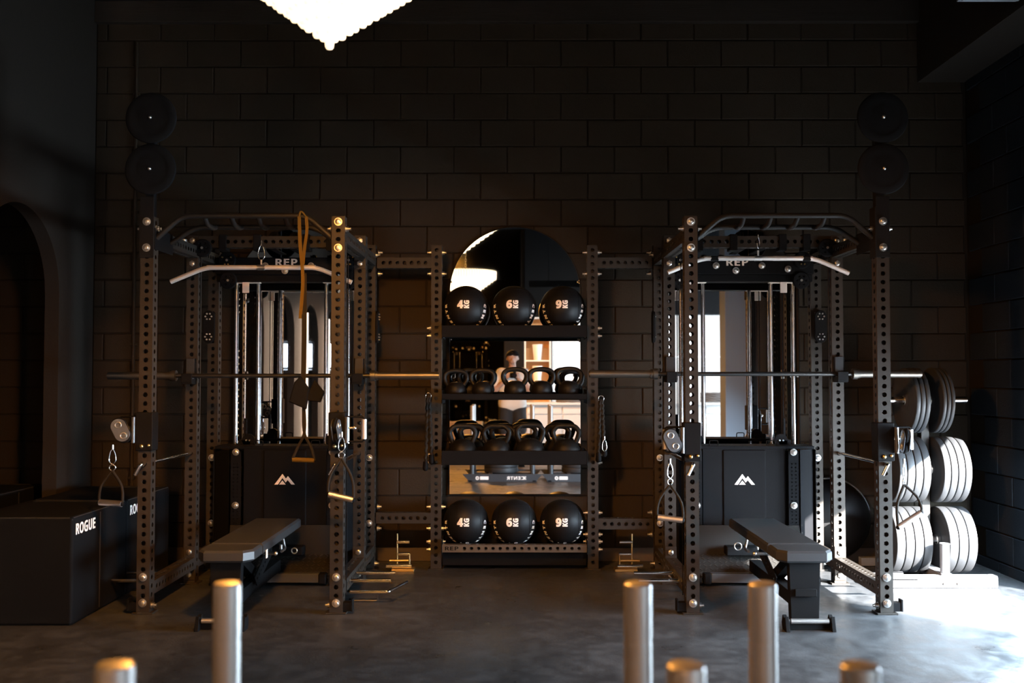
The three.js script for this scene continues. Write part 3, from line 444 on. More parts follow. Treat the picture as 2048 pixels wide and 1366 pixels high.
// medicine balls
function wrap(geos, R, lon, lat, spin = 0) {       // bend flat lettering onto the ball: lon, lat of its middle, spin about the outward axis
  const g = join([geos]).clone(), p = g.attributes.position, c = Math.cos(spin), s = Math.sin(spin), e = new THREE.Euler(-lat, lon, 0, 'YXZ');
  for (let i = 0; i < p.count; i++) { const x = p.getX(i), y = p.getY(i), u = (x * c - y * s) / R, v = (x * s + y * c) / R; const q = V(Math.sin(u) * Math.cos(v), Math.sin(v), Math.cos(u) * Math.cos(v)).multiplyScalar(R + p.getZ(i)).applyEuler(e); p.setXYZ(i, q.x, q.y, q.z); }
  g.computeVertexNormals(); return g;
}
for (const [x, num, row] of [[-0.353, '4', 0], [-0.003, '6', 0], [0.35, '9', 0], [-0.351, '4', 1], [-0.003, '6', 1], [0.347, '9', 1]]) {
  const R = 0.164, t = thing('medicine_ball', `${{ 4: 'leftmost', 6: 'middle', 9: 'rightmost' }[num]} black medicine ball on the ${row ? 'bottom' : 'top'} shelf, marked with its weight`, 'medicine ball', [x, row ? 0.327 : 1.876, -7.25], 0, 'medicine balls');
  part(t, 'shell', [new THREE.SphereGeometry(R, 64, 40)], mat.vinyl);
  const seams = []; for (const a of [-0.72, 0.72]) { const r = Math.cos(a) * R, h = Math.sin(a) * R; seams.push(new THREE.TorusGeometry(r + 0.0002, 0.0012, 5, 64).rotateY(Math.PI / 2).translate(h, 0, 0)); }
  seams.push(new THREE.TorusGeometry(R * Math.cos(0.9) + 0.0002, 0.0012, 5, 64).rotateX(Math.PI / 2).translate(0, R * Math.sin(0.9), 0));
  part(t, 'seam', seams, mat.matt);
  const pr = [wrap([text(num, 0.055, 0.0006, 1.0, 0.0028).translate(-0.022, 0, 0), text('KG', 0.035, 0.0006, 1, 0.0016).scale(0.95, 1, 1).rotateZ(Math.PI / 2).translate(0.024, 0.0, 0)], R + 0.0006, -0.08, 0.12)];
  pr.push(wrap([text('C E N T R', 0.028, 0.0006, 1.15, 0.0012)], R + 0.0006, 0.98, -0.42, -Math.PI / 2 - 0.1), wrap([text('C E N T R', 0.028, 0.0006, 1.15, 0.0012)], R + 0.0006, -0.98, -0.42, Math.PI / 2 + 0.1));
  pr.push(wrap([bx(0.05, 0.009, 0.0006, 0, 0, 0, 0)], R + 0.0008, -0.15, -0.98), wrap([new THREE.RingGeometry(0.006, 0.013, 20)], R + 0.001, 0.14, -0.98));
  part(t, 'print', pr.map(g => g.index ? g.toNonIndexed() : g), mat.print, 'white weight figure and side lettering');
}
// kettlebells
function kettlebell(label, x, y, z, k, turn, kind) {
  const t = thing('kettlebell', label, 'kettlebell', [x, y, z], turn, 'kettlebells');
  if (kind === 'small') {
    part(t, 'bell', [lathe([[0.001, 0], [0.05, 0], [0.066, 0.02], [0.078, 0.055], [0.072, 0.09], [0.05, 0.115], [0.03, 0.123], [0.001, 0.124]], 28)], mat.iron).scale.setScalar(k);
    part(t, 'handle', [curve([[-0.05, 0.09, 0], [-0.08, 0.135, 0], [-0.08, 0.175, 0], [-0.05, 0.2, 0], [0.05, 0.2, 0], [0.08, 0.175, 0], [0.08, 0.135, 0], [0.05, 0.09, 0]], 0.0155, 12, 48)], mat.iron).scale.setScalar(k);
  } else {
    part(t, 'bell', [lathe([[0.001, 0], [0.055, 0], [0.082, 0.02], [0.103, 0.06], [0.106, 0.10], [0.09, 0.14], [0.06, 0.165], [0.03, 0.175], [0.001, 0.176]], 32)], mat.iron).scale.setScalar(k);
    part(t, 'handle', [curve([[-0.062, 0.13, 0], [-0.088, 0.19, 0], [-0.094, 0.23, 0], [-0.065, 0.265, 0], [0, 0.272, 0], [0.065, 0.265, 0], [0.094, 0.23, 0], [0.088, 0.19, 0], [0.062, 0.13, 0]], 0.018, 12, 48)], mat.iron).scale.setScalar(k);
  }
}
{
  const A = [[-0.424, 'leftmost', 0.98, 0.1], [-0.232, 'second', 1, -0.1], [0.004, 'third', 1.04, 0], [0.196, 'fourth', 1.04, 0.05], [0.395, 'rightmost', 1.05, -0.08]];
  for (const [x, w, k, a] of A) kettlebell(`${w} black kettlebell in the front row on the upper kettlebell shelf`, x, 1.218, -7.2, k, a, 'small');
  kettlebell('black kettlebell behind the two leftmost on the upper kettlebell shelf', -0.33, 1.218, -7.33, 1, 0.2, 'small');
  kettlebell('black kettlebell at the back right of the upper kettlebell shelf', 0.43, 1.218, -7.34, 0.95, 0.3, 'small');
  const B = [[-0.375, 'leftmost', 0.97, 0.1, 0.045], [-0.13, 'second', 0.97, -0.1, 0.036], [0.112, 'third', 1.0, 0.05, -0.036], [0.371, 'rightmost', 0.98, -0.15, -0.042]];
  for (const [x, w, k, a, o] of B) { kettlebell(`${w} large black kettlebell in the front row on the lower kettlebell shelf`, x, 0.758, -7.196, k, a, 'big'); kettlebell(`large black kettlebell at the back behind the ${w} one on the lower kettlebell shelf`, x + o * 1.2, 0.758, -7.389, k * 0.94, a * 2, 'big'); }
}
// ropes and handles by the storage rack
for (const [x, y1, y0, lab] of [[-0.615, 1.23, 0.75, 'black braided triceps rope hanging on the left post of the storage rack'], [0.618, 1.21, 0.81, 'black braided triceps rope hanging on the right post of the storage rack']]) {
  const t = thing('triceps_rope', lab, 'rope', [x, y1, -7.12], 0, 'triceps ropes'), L = y1 - y0;
  for (const [q, k] of [[-0.014, 1], [0.016, 0.9]]) { const pts = []; for (let i = 0; i <= 60; i++) { const f = i / 60, a = f * 60; pts.push([q * (0.4 + f) + 0.003 * Math.cos(a), -f * L * k + 0.0, 0.003 * Math.sin(a)]); } part(t, 'rope', [curve(pts, 0.012, 8, 120)], mat.strap); part(t, 'rubber_end', [cy(0.021, 0.05, 'y', q * 1.4, -L * k, 0, 16, 0.017), ball(0.02, q * 1.4, -L * k - 0.025, 0, 14, 8)], mat.black); }
  part(t, 'ring', [new THREE.TorusGeometry(0.02, 0.004, 8, 20).translate(0, 0.012, 0)], mat.chrome);
  if (x > 0) carabiner(t, 0.02, -L * 0.8, 0.03, 0.3, 0.8);
}
for (const [x, s, lab] of [[-0.79, 1, 'chrome double row handle on the floor left of the storage rack'], [0.79, -1, 'chrome double row handle on the floor right of the storage rack']]) {
  const t = thing('row_handle', lab, 'handle', [x, 0, -7.13], 0, 'row handles');
  for (const [y, l, o] of [[0.205, 0.09, 0.0], [0.12, 0.085, 0.005], [0.035, 0.18, -0.03]]) part(t, 'grip', [cy(y < 0.05 ? 0.017 : 0.012, l, 'x', s * o, y, 0.02, 16)], mat.chrome);
  part(t, 'frame', [pipe([[-s * 0.045, 0.26, 0], [-s * 0.045, 0.05, 0]], 0.006, 0.02, 8), pipe([[s * 0.045, 0.12, 0.02], [s * 0.045, 0.03, 0.02]], 0.006, 0.02, 8), pipe([[-s * 0.1, 0.07, 0], [s * 0.05, 0.07, 0]], 0.009, 0.02, 8), bx(0.16, 0.018, 0.1, 0, 0.009, 0)], mat.brass);
}
{ const t = thing('v_handle', 'chrome V handle lying on the floor beside the inner foot of the left rack', 'handle', [-0.735, 0, -6.18]); part(t, 'bar', [pipe([[-0.28, 0.075, 0.09], [-0.03, 0.075, 0.09], [0.06, 0.09, -0.12]], 0.011, 0.012, 12), pipe([[-0.28, 0.012, 0.03], [-0.1, 0.012, 0.03], [-0.1, 0.075, 0.09]], 0.009, 0.01, 10)], mat.chrome); }

// ------------------------------------------------------------------ benches
function bench(label, x) {
  const t = thing('weight_bench', label, 'bench', [x, 0, -6.1], 0, 'adjustable weight benches');
  const pad = (w, z0, z1, c) => ext(poly([[-w / 2 + c, z0], [w / 2 - c, z0], [w / 2, z0 + c * 1.3], [w / 2, z1], [-w / 2, z1], [-w / 2, z0 + c * 1.3]]), 0.042, 0.012).rotateX(-Math.PI / 2);
  part(t, 'seat_pad', [pad(0.286, -0.588, -0.375, 0.04).translate(0, 0.369, 0)], mat.benchPad);
  part(t, 'back_pad', [pad(0.286, -0.335, 0.655, 0.0).translate(0, 0.369, 0)], mat.benchPad);
  part(t, 'front_post', [ext(poly([[-0.075, 0], [0.075, 0], [0.085, 0.33], [-0.085, 0.33]]), 0.05, 0.002).translate(0, 0.035, 0.50), bx(0.17, 0.05, 0.16, 0, 0.355, 0.47), bx(0.12, 0.04, 0.02, 0, 0.19, 0.565)], mat.black);
  part(t, 'spine_beam', [bx(0.075, 0.075, 1.1, 0, 0.12, -0.05).rotateX(0), bx(0.06, 0.06, 0.52, 0, 0, 0).rotateX(-0.45).translate(0, 0.24, 0.12)], mat.black);
  for (const s of [-1, 1]) part(t, 'ladder_plate', [(() => { const q = poly([[-0.26, -0.03], [0.12, 0.12], [0.16, 0.10], [0.16, 0.03], [-0.2, -0.09]]); for (let i = 0; i < 8; i++) hole(q, -0.2 + i * 0.045, -0.045 + i * 0.0155, 0.008); return ext(q, 0.006, 0, 6).rotateY(Math.PI / 2).translate(s * 0.055, 0.22, -0.1); })()], mat.black);
  part(t, 'front_foot', [bx(0.24, 0.035, 0.05, 0, 0.02, 0.60), [-1, 1].map(s => ext(poly([[-0.045, 0], [0.03, 0], [0.05, 0.03], [0.03, 0.075], [0.0, 0.06], [-0.02, 0.075]]), 0.018, 0.002).rotateY(Math.PI / 2).translate(s * 0.125 - 0.009, 0.0, 0.62))], mat.black);
  part(t, 'lift_handle', [cy(0.014, 0.205, 'x', 0, 0.052, 0.635, 16)], mat.satin);
  part(t, 'rear_foot', [bx(0.62, 0.06, 0.06, 0, 0.055, -0.52)], mat.dullSteel);
  part(t, 'foot_cap', [[-1, 1].map(s => bx(0.05, 0.07, 0.07, s * 0.335, 0.05, -0.52, 0.01))], mat.black);
  for (const s of [-1, 1]) part(t, 'wheel', [cy(0.035, 0.03, 'x', s * 0.39, 0.036, -0.52, 20)], mat.black);
  for (const s of [-1, 1]) part(t, 'pop_pin', [cy(0.01, 0.07, 'x', s * 0.1, 0.30, -0.02, 12), ball(0.014, s * 0.14, 0.30, -0.02)], mat.zinc);
  for (const s of [-1, 1]) part(t, 'support_arm', [pipe([[s * 0.09, 0.38, -0.38], [s * 0.12, 0.27, -0.36], [s * 0.12, 0.27, -0.26]], 0.009, 0.02, 10)], mat.zinc);
  part(t, 'care_tag', [bx(0.003, 0.05, 0.035, 0.158, 0.35, 0.27)], mat.print, 'small white tag');
}
bench('black padded flat bench standing in the left rack', -1.6);
bench('black padded flat bench standing in the right rack', 1.605);

// ------------------------------------------------------------------ foam plyo boxes on the left
const foam = dim([0.003, 0.0033, 0.004], 0.8, 0.2, { bumpMap: paintBump, bumpScale: 0.0003 });
for (const [x0, z0, d, lab, letters] of [[-2.455, -5.56, 0.77, 'black foam plyo box nearest the camera, left of the left rack', 1], [-2.455, -6.345, 0.77, 'black foam plyo box against the block wall beside the left rack', 1], [-3.42, -6.55, 0.72, 'black foam plyo box beyond the arch on the left', 0]]) {
  const t = thing('plyo_box', lab, 'plyo box', [x0 - 0.305, 0, z0 - d / 2], 0, 'foam plyo boxes');
  part(t, 'cover', [bx(0.61, 0.6, d, 0, 0.3, 0, 0.018)], foam);
  part(t, 'piping', [[-1, 1].map(s => [cy(0.005, 0.57, 'y', 0.296, 0.3, s * (d / 2 - 0.009), 8), cy(0.005, 0.57, 'x', 0, 0.592, s * (d / 2 - 0.009), 8)]), cy(0.004, d - 0.04, 'z', 0.297, 0.592, 0, 8), bx(0.003, 0.56, 0.012, 0.3055, 0.3, 0.02, 0)], mat.bumper);
  if (letters) part(t, 'lettering', [text('ROGUE', 0.062, 0.0015, 0.92).rotateY(Math.PI / 2).translate(0.3055, 0.527, d / 2 - 0.165)], mat.print);
  part(t, 'hook_tape', [bx(0.5, 0.004, 0.05, 0, 0.601, -d / 2 + 0.06)], mat.strap);
}

// ------------------------------------------------------------------ plate tree
{
  const PX = 2.83, PZ = -6.9, grey = M([0.2, 0.205, 0.215], 0.45, 0.3);
  const t = thing('plate_tree', 'grey weight plate tree with six pegs beside the right wall', 'plate tree', [PX, 0, PZ]);
  part(t, 'post', [bx(0.055, 1.36, 0.07, 0, 0.68, -0.02)], mat.steel);
  part(t, 'base', [bx(0.66, 0.075, 0.07, -0.05, 0.04, 0.32), bx(0.62, 0.06, 0.06, 0, 0.033, -0.42), bx(0.07, 0.06, 0.76, 0, 0.06, -0.05)], grey);
  part(t, 'foot_cap', [bx(0.05, 0.08, 0.075, 0.30, 0.041, 0.32, 0.012), bx(0.05, 0.08, 0.075, -0.40, 0.041, 0.32, 0.012)], grey);
  part(t, 'bar_holder', [cy(0.03, 0.2, 'y', 0.0, 0.18, 0.3, 24), new THREE.TorusGeometry(0.03, 0.004, 8, 24).rotateX(Math.PI / 2).translate(0, 0.28, 0.3)], grey);
  for (const [px, q] of [[-0.02, 0], [0.07, 0]]) part(t, 'bolt', [cy(0.018, 0.012, 'z', px, 0.03, 0.36, 6)], mat.zinc);
  for (const y of [1.217, 0.742, 0.262]) for (const s of [-1, 1]) part(t, 'peg', [cy(0.024, 0.26, 'x', s * 0.157, y, 0, 20), cy(0.021, 0.008, 'x', s * 0.29, y, 0, 20)], mat.chrome);
  const plate = (w) => lathe([[0.027, -w / 2], [0.075, -w / 2], [0.08, -w / 2 + 0.006], [0.165, -w / 2 + 0.006], [0.172, -w / 2], [0.216, -w / 2], [0.2245, -w / 2 + 0.004], [0.2245, w / 2 - 0.004], [0.216, w / 2], [0.172, w / 2], [0.165, w / 2 - 0.006], [0.08, w / 2 - 0.006], [0.075, w / 2], [0.027, w / 2], [0.027, -w / 2]], 64).rotateZ(-Math.PI / 2);
  const ord = ['first', 'second', 'third', 'fourth', 'fifth'];
  for (const [a, b, y, n, where] of [[2.87, 3.06, 0.742, 4, 'middle right'], [2.90, 3.09, 0.262, 3, 'lower right'], [2.87, 2.955, 1.217, 3, 'upper right'], [2.571, 2.787, 0.742, 4, 'middle left'], [2.548, 2.791, 0.262, 4, 'lower left'], [2.69, 2.79, 1.217, 3, 'upper left']]) {
    const w = (b - a) / n;
    for (let i = 0; i < n; i++) { const p = thing('bumper_plate', `${ord[i]} black bumper plate from the left on the ${where} peg`, 'weight plate', [a + w * (i + 0.5), y - 0.002, PZ], 0, 'bumper plates on the tree'); part(p, 'disc', [plate(w - 0.003)], mat.bumper); part(p, 'hub', [new THREE.TorusGeometry(0.03, 0.004, 6, 24).rotateY(Math.PI / 2).translate(-(w - 0.003) / 2, 0, 0)], mat.zinc); }
  }
}
{ // half-ball balance trainer leaning on the wall
  const t = thing('balance_dome', 'dark half ball balance trainer leaning on the wall behind the right rack', 'balance trainer', [2.34, 0.318, -7.452]);
  part(t, 'dome', [new THREE.SphereGeometry(0.3, 48, 20, 0, Math.PI * 2, 0, Math.PI / 2).scale(1, 0.72, 1).rotateX(Math.PI / 2)], mat.vinyl);
  part(t, 'platform', [lathe([[0.001, -0.03], [0.27, -0.03], [0.305, -0.015], [0.312, 0], [0.3, 0.012], [0.001, 0.012]], 48).rotateX(Math.PI / 2)], M([0.22, 0.22, 0.23], 0.5));
}

// ------------------------------------------------------------------ push sleds in the foreground
function sled(label, x0, plates) {
  const w = 0.79, t = thing('push_sled', label, 'sled', [x0 + w / 2, 0, -1.66], 0, 'push sleds'), zf = -0.27, zn = 0.27;
  const dark = M([0.03, 0.034, 0.04], 0.45);
  for (const z of [zf - 0.045, zn + 0.045]) part(t, 'end_plate', [ext(poly([[-0.43, 0], [0.43, 0], [0.52, 0.1], [-0.52, 0.1]]), 0.008, 0.001).translate(0, 0.002, z - 0.004)], dark);
  for (const s of [-1, 1]) part(t, 'runner', [bx(0.06, 0.02, 0.64, s * 0.42, 0.012, 0), bx(0.012, 0.11, 0.62, s * 0.40, 0.055, 0).rotateZ(0)], dark);
  part(t, 'deck', [bx(0.8, 0.012, 0.2, 0, 0.095, 0), bx(0.05, 0.05, 0.62, -0.16, 0.08, 0)], dark);
  for (const s of [-1, 1]) for (const z of [zf, zn]) {
    const p = part(t, 'pole', [lathe([[0.001, 0.02], [0.0265, 0.02], [0.0265, 0.875], [0.0258, 0.878], [0.0258, 0.884], [0.0265, 0.887], [0.0265, 0.985], [0.0235, 0.991], [0.001, 0.991]], 32)], mat.pole); p.position.set(s * w / 2, 0, z);
    part(p, 'socket', [cy(0.031, 0.2, 'y', 0, 0.12, 0, 24)], dark);
  }
  part(t, 'plate_horn', [cy(0.024, 0.32, 'y', -0.02, 0.26, 0, 20)], mat.pole);
  const zz = zf - 0.0505;
  part(t, 'lettering', [text('CENTR', 0.042, 0.001, 1.25).rotateY(Math.PI).translate(0.17, 0.05, zz), [1, -1].map(q => bx(0.012, 0.05, 0.001, 0, 0, 0, 0).rotateZ(q * 0.6).translate(0.292, 0.05, zz)), bx(0.11, 0.042, 0.001, -0.235, 0.05, zz, 0), new THREE.RingGeometry(0.013, 0.024, 24).rotateY(Math.PI).translate(-0.325, 0.05, zz - 0.0005), new THREE.CircleGeometry(0.006, 12).rotateY(Math.PI).translate(-0.325, 0.05, zz - 0.0005)], mat.print, 'white lettering, round mark and blank label');
  const ord = ['lowest', 'second', 'top'];
  for (let i = 0; i < plates; i++) { const h = 0.066, p = solo('bumper_plate', [lathe([[0.026, -h / 2], [0.216, -h / 2], [0.225, -h / 2 + 0.006], [0.225, h / 2 - 0.006], [0.216, h / 2], [0.026, h / 2]], 56).translate(x0 + w / 2 - 0.02, 0.103 + h / 2 + i * (h + 0.001), -1.66)], mat.bumper, `${ord[i]} black bumper plate lying on the ${x0 < 0 ? 'left' : 'right'} push sled`, 'weight plate', 'bumper plates on the sleds'); }
}
sled('push sled with grey poles standing left in front of the camera', -0.553, 3);
sled('push sled with grey poles standing right in front of the camera', 0.477, 2);

// ------------------------------------------------------------------ the room behind the camera, seen in the mirrors
{
  const Z = 3.5;
  const c = thing('reception_counter', 'white reception counter behind the photographer, seen in the mirrors', 'counter', [2.2, 0, Z - 0.1]);
  part(c, 'body', [bx(4.0, 0.84, 0.5, 0, 0.42, 0.27)], mat.white);
  part(c, 'worktop', [bx(4.08, 0.04, 0.58, 0, 0.86, 0.26)], mat.white);
  for (let i = 0; i < 6; i++) part(c, 'door', [bx(0.63, 0.58, 0.015, -1.65 + i * 0.66, 0.36, 0.012)], mat.white);
  for (let i = 0; i < 6; i++) part(c, 'drawer', [bx(0.63, 0.14, 0.015, -1.65 + i * 0.66, 0.745, 0.012)], mat.white);
  for (const [x, lab] of [[0.44, 'white open shelf unit with orange back left of the wide window'], [4.72, 'white open shelf unit with orange back right of the wide window']]) {
    const u = thing('shelf_unit', lab, 'shelf', [x, 0, 4.135], 0, 'shelf units beside the window');
    part(u, 'back', [bx(0.46, 2.5, 0.02, 0, 1.25, 0.14)], mat.wood);
    for (const q of [-0.24, 0.24]) part(u, 'side', [bx(0.03, 2.5, 0.3, q, 1.25, 0)], mat.white);
    for (let k = 0; k <= 6; k++) part(u, 'shelf', [bx(0.46, 0.025, 0.28, 0, 0.02 + k * 0.41, 0.0)], mat.white);
  }
  for (const [y, lab] of [[1.674, 'pale ribbed pot on a higher shelf beside the wide window'], [1.264, 'round pale pot on the shelf below the ribbed pot']]) solo('pot', [lathe([[0.001, 0], [0.07, 0], [0.1, 0.30], [0.09, 0.30], [0.065, 0.01]], 24).translate(0.44, y, 4.08)], mat.white, lab, 'pot');
  for (const [x, lab] of [[1.05, 'coil of dark braided rope on the counter near the shelf pots'], [3.75, 'coil of dark braided rope on the counter beside the grey column']]) {
    const r = thing('battle_rope', lab, 'rope', [x, 0.88, 3.66], 0, 'rope coils on the counter'), pts = [];
    for (let i = 0; i <= 120; i++) { const f = i / 120, a = f * Math.PI * 2 * 5; pts.push([Math.cos(a) * (0.26 + 0.004 * Math.sin(i * 1.7)), 0.022 + Math.floor(f * 5) * 0.036 + 0.004 * Math.sin(i * 2.3), Math.sin(a) * 0.16]); }
    part(r, 'coil', [curve(pts, 0.02, 8, 300)], M([0.12, 0.10, 0.09], 0.9));
  }
  { // added hooded lamp, only there to brighten the counter
    const l = thing('added_wash_light', 'added hooded linear light that brightens the reception counter', 'light', [2.2, 2.95, 2.4]);
    part(l, 'housing', [bx(3.9, 0.1, 0.02, 0, 0.02, -0.06), bx(3.9, 0.02, 0.14, 0, 0.075, 0)], mat.matt);
    part(l, 'diffuser', [bx(3.8, 0.05, 0.012, 0, 0.03, -0.02)], new THREE.MeshStandardMaterial({ color: 0xffffff, emissive: new THREE.Color().setRGB(1, 0.92, 0.82), emissiveIntensity: 3 }));
    for (const q of [-1.6, 1.6]) part(l, 'drop_rod', [cy(0.006, CEIL - 3.03, 'y', q, (CEIL - 2.95) / 2 + 0.04, 0, 8)], mat.matt);
    const a = new THREE.RectAreaLight(new THREE.Color().setRGB(1, 0.94, 0.86), 260, 3.8, 0.05); a.position.set(2.2, 2.97, 2.4); a.lookAt(2.2, 1.0, 3.6); scene.add(a);
  }
  const w = thing('wooden_plyo_box', 'plywood jump box behind the sleds, seen in the centre mirror', 'plyo box', [-0.95, 0, 2.6]);
  part(w, 'side', [bx(0.75, 0.55, 0.018, 0, 0.275, -0.25), bx(0.75, 0.55, 0.018, 0, 0.275, 0.25), bx(0.018, 0.55, 0.5, -0.37, 0.275, 0), bx(0.018, 0.55, 0.5, 0.37, 0.275, 0)], mat.wood);
  part(w, 'top', [bx(0.77, 0.018, 0.52, 0, 0.555, 0)], mat.wood);
}
// ------------------------------------------------------------------ the photographer, seen in the centre mirror
{
  const cap = (p, a, b, ra, rb) => { const ab = b.clone().sub(a), k = Math.max(0, Math.min(1, p.clone().sub(a).dot(ab) / ab.lengthSq())); return p.distanceTo(a.clone().addScaledVector(ab, k)) - (ra + (rb - ra) * k); };
  const smin = (a, b, k) => { const h = Math.max(k - Math.abs(a - b), 0) / k; return Math.min(a, b) - h * h * k / 4; };
  const field = (bones, k) => p => bones.reduce((d, [a, b, ra, rb]) => smin(d, cap(p, a, b, ra, rb), k), 9);
  function march(sdf, centre, S, res) {
    const mc = new MarchingCubes(res, undefined, false, false, 120000); mc.isolation = 0; const h = res / 2;
    for (let z = 0; z < res; z++) for (let y = 0; y < res; y++) for (let x = 0; x < res; x++) mc.field[z * res * res + y * res + x] = -sdf(V((x - h) / h * S + centre[0], (y - h) / h * S + centre[1], (z - h) / h * S + centre[2]));
    mc.update(); const n = mc.count, g = new THREE.BufferGeometry();
    const pos = mc.positionArray.slice(0, n * 3); for (let i = 0; i < n; i++) { pos[i * 3] = pos[i * 3] * S + centre[0]; pos[i * 3 + 1] = pos[i * 3 + 1] * S + centre[1]; pos[i * 3 + 2] = pos[i * 3 + 2] * S + centre[2]; }
    const nor = new Float32Array(n * 3), e = 0.004, p = V(0, 0, 0);
    for (let i = 0; i < n; i++) { p.set(pos[i * 3], pos[i * 3 + 1], pos[i * 3 + 2]); const f = (x, y, z) => sdf(p.clone().add(V(x, y, z))); const q = V(f(e, 0, 0) - f(-e, 0, 0), f(0, e, 0) - f(0, -e, 0), f(0, 0, e) - f(0, 0, -e)).normalize(); nor.set([q.x, q.y, q.z], i * 3); }
    g.setAttribute('position', new THREE.BufferAttribute(pos, 3)); g.setAttribute('normal', new THREE.BufferAttribute(nor, 3)); g.setAttribute('uv', new THREE.BufferAttribute(new Float32Array(n * 2), 2)); return g;
  }
  const t = thing('person', 'person in a black cap, white T-shirt and black shorts holding a camera', 'person', [-0.03, 0, 0]);
  const skin = M([0.55, 0.33, 0.24], 0.55), J = { hd: V(0, 1.655, 0.235), nk: V(0, 1.50, 0.27), ch: V(0, 1.33, 0.30), be: V(0, 1.10, 0.29), pe: V(0, 0.96, 0.30) };
  const body = [[V(0, 1.58, 0.268), V(0, 1.45, 0.288), 0.048, 0.06], [J.ch, J.pe, 0.13, 0.12]], arms = [], legs = [];
  for (const s of [-1, 1]) {
    const sh = V(s * 0.18, 1.425, 0.30), el = V(s * 0.265, 1.17, 0.24), wr = V(s * 0.105, 1.315, 0.12), hi = V(s * 0.09, 0.92, 0.30), kn = V(s * 0.115, 0.50, 0.27), an = V(s * 0.125, 0.10, 0.31);
    arms.push([V(s * 0.12, 1.43, 0.30), sh, 0.06, 0.062], [sh, el, 0.056, 0.043], [el, wr, 0.045, 0.028]);
    legs.push([hi, kn, 0.088, 0.056], [kn, V(s * 0.12, 0.36, 0.29), 0.054, 0.057], [V(s * 0.12, 0.36, 0.29), an, 0.056, 0.036], [an, V(s * 0.14, 0.035, 0.16), 0.04, 0.03]);
  }
  const handBones = [];
  for (const s of [-1, 1]) {                           // hands closed round the camera body
    const wr = V(s * 0.105, 1.315, 0.12), pm = V(s * 0.083, 1.365, 0.09);
    handBones.push([wr, pm, 0.026, 0.03]);
    for (let i = 0; i < 4; i++) { const y = 1.415 - i * 0.02; handBones.push([pm, V(s * 0.08, y, 0.058), 0.012, 0.0095], [V(s * 0.08, y, 0.058), V(s * 0.056, y - 0.003, 0.046), 0.0095, 0.0085]); }
    handBones.push([pm, V(s * 0.075, 1.385, 0.125), 0.013, 0.0105], [V(s * 0.075, 1.385, 0.125), V(s * 0.045, 1.40, 0.128), 0.0105, 0.009]);
  }
  const headBones = [[V(0, 1.685, 0.25), V(0, 1.655, 0.225), 0.088, 0.082], [V(0, 1.655, 0.215), V(0, 1.60, 0.175), 0.074, 0.046], [V(0, 1.645, 0.145), V(0, 1.618, 0.128), 0.011, 0.016], [V(-0.076, 1.645, 0.24), V(-0.086, 1.63, 0.25), 0.015, 0.012], [V(0.076, 1.645, 0.24), V(0.086, 1.63, 0.25), 0.015, 0.012], [V(-0.02, 1.592, 0.148), V(0.02, 1.592, 0.148), 0.011, 0.011], [V(0, 1.60, 0.262), V(0, 1.46, 0.285), 0.05, 0.056]];
  const all = march(field([...body, ...arms, ...legs], 0.05), [0, 0.9, 0.25], 0.98, 84), hands = march(field(handBones, 0.012), [0, 1.365, 0.09], 0.14, 60), head = march(field(headBones, 0.022), [0, 1.62, 0.22], 0.19, 56);
  const b = part(t, 'body', [all, hands, head], skin);
  part(b, 'tee_shirt', [march(field([[V(-0.13, 1.40, 0.295), V(0.13, 1.40, 0.295), 0.085, 0.085], [V(-0.08, 0.945, 0.30), V(0.08, 0.945, 0.30), 0.126, 0.126], [V(0, 1.3, 0.285), V(0, 0.95, 0.3), 0.13, 0.126], [V(-0.07, 1.30, 0.29), V(-0.08, 0.94, 0.30), 0.135, 0.125], [V(0.07, 1.30, 0.29), V(0.08, 0.94, 0.30), 0.135, 0.125], [V(-0.18, 1.425, 0.30), V(-0.245, 1.24, 0.255), 0.072, 0.075], [V(0.18, 1.425, 0.30), V(0.245, 1.24, 0.255), 0.072, 0.075]], 0.05), [0, 1.2, 0.28], 0.46, 64)], M([0.8, 0.76, 0.7], 0.85));
  part(b, 'shorts', [march(field([[V(-0.07, 0.93, 0.30), V(0.07, 0.93, 0.30), 0.13, 0.13], [V(-0.095, 0.90, 0.30), V(-0.118, 0.56, 0.275), 0.115, 0.10], [V(0.095, 0.90, 0.30), V(0.118, 0.56, 0.275), 0.115, 0.10]], 0.03), [0, 0.76, 0.29], 0.36, 56)], M([0.02, 0.02, 0.022], 0.85));
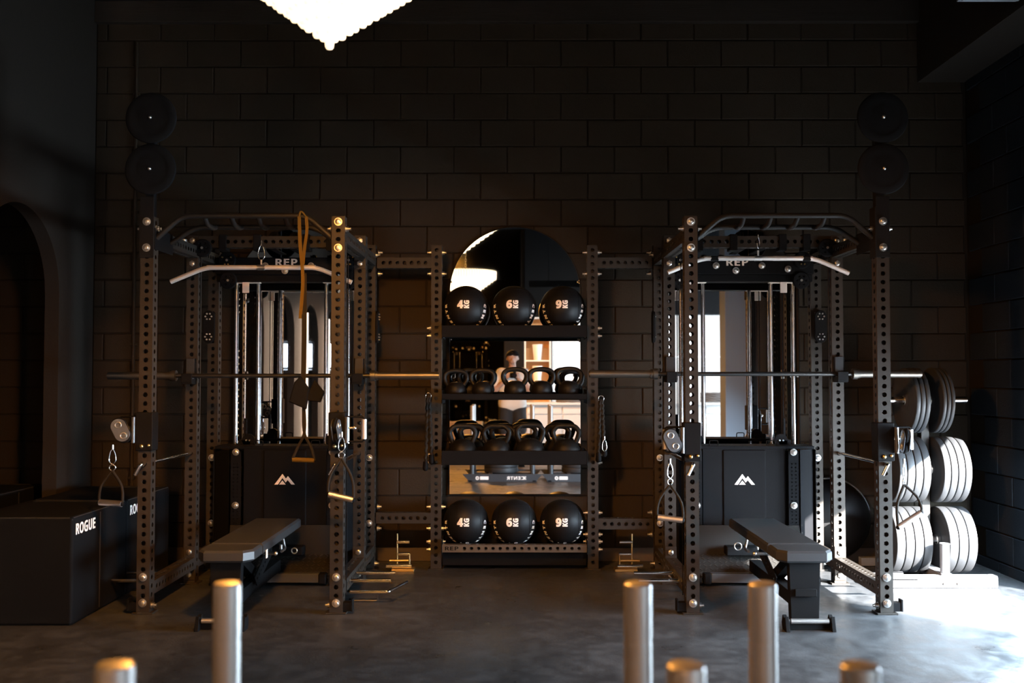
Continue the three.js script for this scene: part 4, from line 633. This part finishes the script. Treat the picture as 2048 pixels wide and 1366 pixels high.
  for (const s of [-1, 1]) part(b, 'shoe', [bx(0.09, 0.075, 0.27, s * 0.135, 0.0385, 0.235, 0.03), bx(0.094, 0.02, 0.275, s * 0.135, 0.011, 0.235, 0.005)], mat.matt);
  const c = part(b, 'cap', [new THREE.SphereGeometry(0.104, 32, 12, 0, Math.PI * 2, 0, Math.PI / 2).scale(1, 0.95, 1.08).rotateX(0.2).translate(0, 1.672, 0.245), ext((() => { const s = new THREE.Shape(); s.absarc(0, 0, 0.094, 0, Math.PI, false); s.closePath(); return s; })(), 0.006, 0.002, 20).scale(1, 1.05, 1).rotateX(-Math.PI / 2 + 0.42).translate(0, 1.68, 0.155)], mat.matt);
  part(c, 'emblem', [bx(0.075, 0.022, 0.004, 0, 0, 0), bx(0.03, 0.05, 0.004, 0, 0, 0)].map(g => g.rotateX(-0.35).translate(0, 1.706, 0.129)), mat.print);
  part(b, 'eyebrow', [[-1, 1].map(s => bx(0.032, 0.006, 0.006, s * 0.032, 1.657, 0.147))], M([0.05, 0.03, 0.02], 0.9));
  for (const s of [-1, 1]) part(b, 'eye', [ball(0.011, s * 0.031, 1.64, 0.155, 10, 8)], M([0.35, 0.3, 0.27], 0.3));
  part(b, 'lips', [bx(0.038, 0.008, 0.006, 0, 1.588, 0.1345)], M([0.3, 0.12, 0.1], 0.6));
  part(b, 'moustache', [bx(0.04, 0.007, 0.008, 0, 1.603, 0.139)], M([0.08, 0.05, 0.03], 0.9));
  const k = thing('photo_camera', 'black camera held in front of the chest by the person', 'camera', [-0.0, 1.39, 0.085]);
  part(k, 'camera_body', [bx(0.135, 0.085, 0.05, 0, -0.005, 0, 0.01), bx(0.05, 0.03, 0.04, 0, 0.045, 0, 0.008)], mat.black);
  part(k, 'lens', [cy(0.036, 0.055, 'z', 0, -0.005, -0.05, 28), new THREE.TorusGeometry(0.034, 0.003, 8, 28).translate(0, -0.005, -0.077)], mat.matt);
  part(k, 'front_glass', [cy(0.028, 0.002, 'z', 0, -0.005, -0.0785, 24)], M([0.01, 0.01, 0.015], 0.05));
}

scene.traverse(o => { if (o.isMesh) { o.castShadow = true; o.receiveShadow = true; } });
renderer.render(scene, camera);
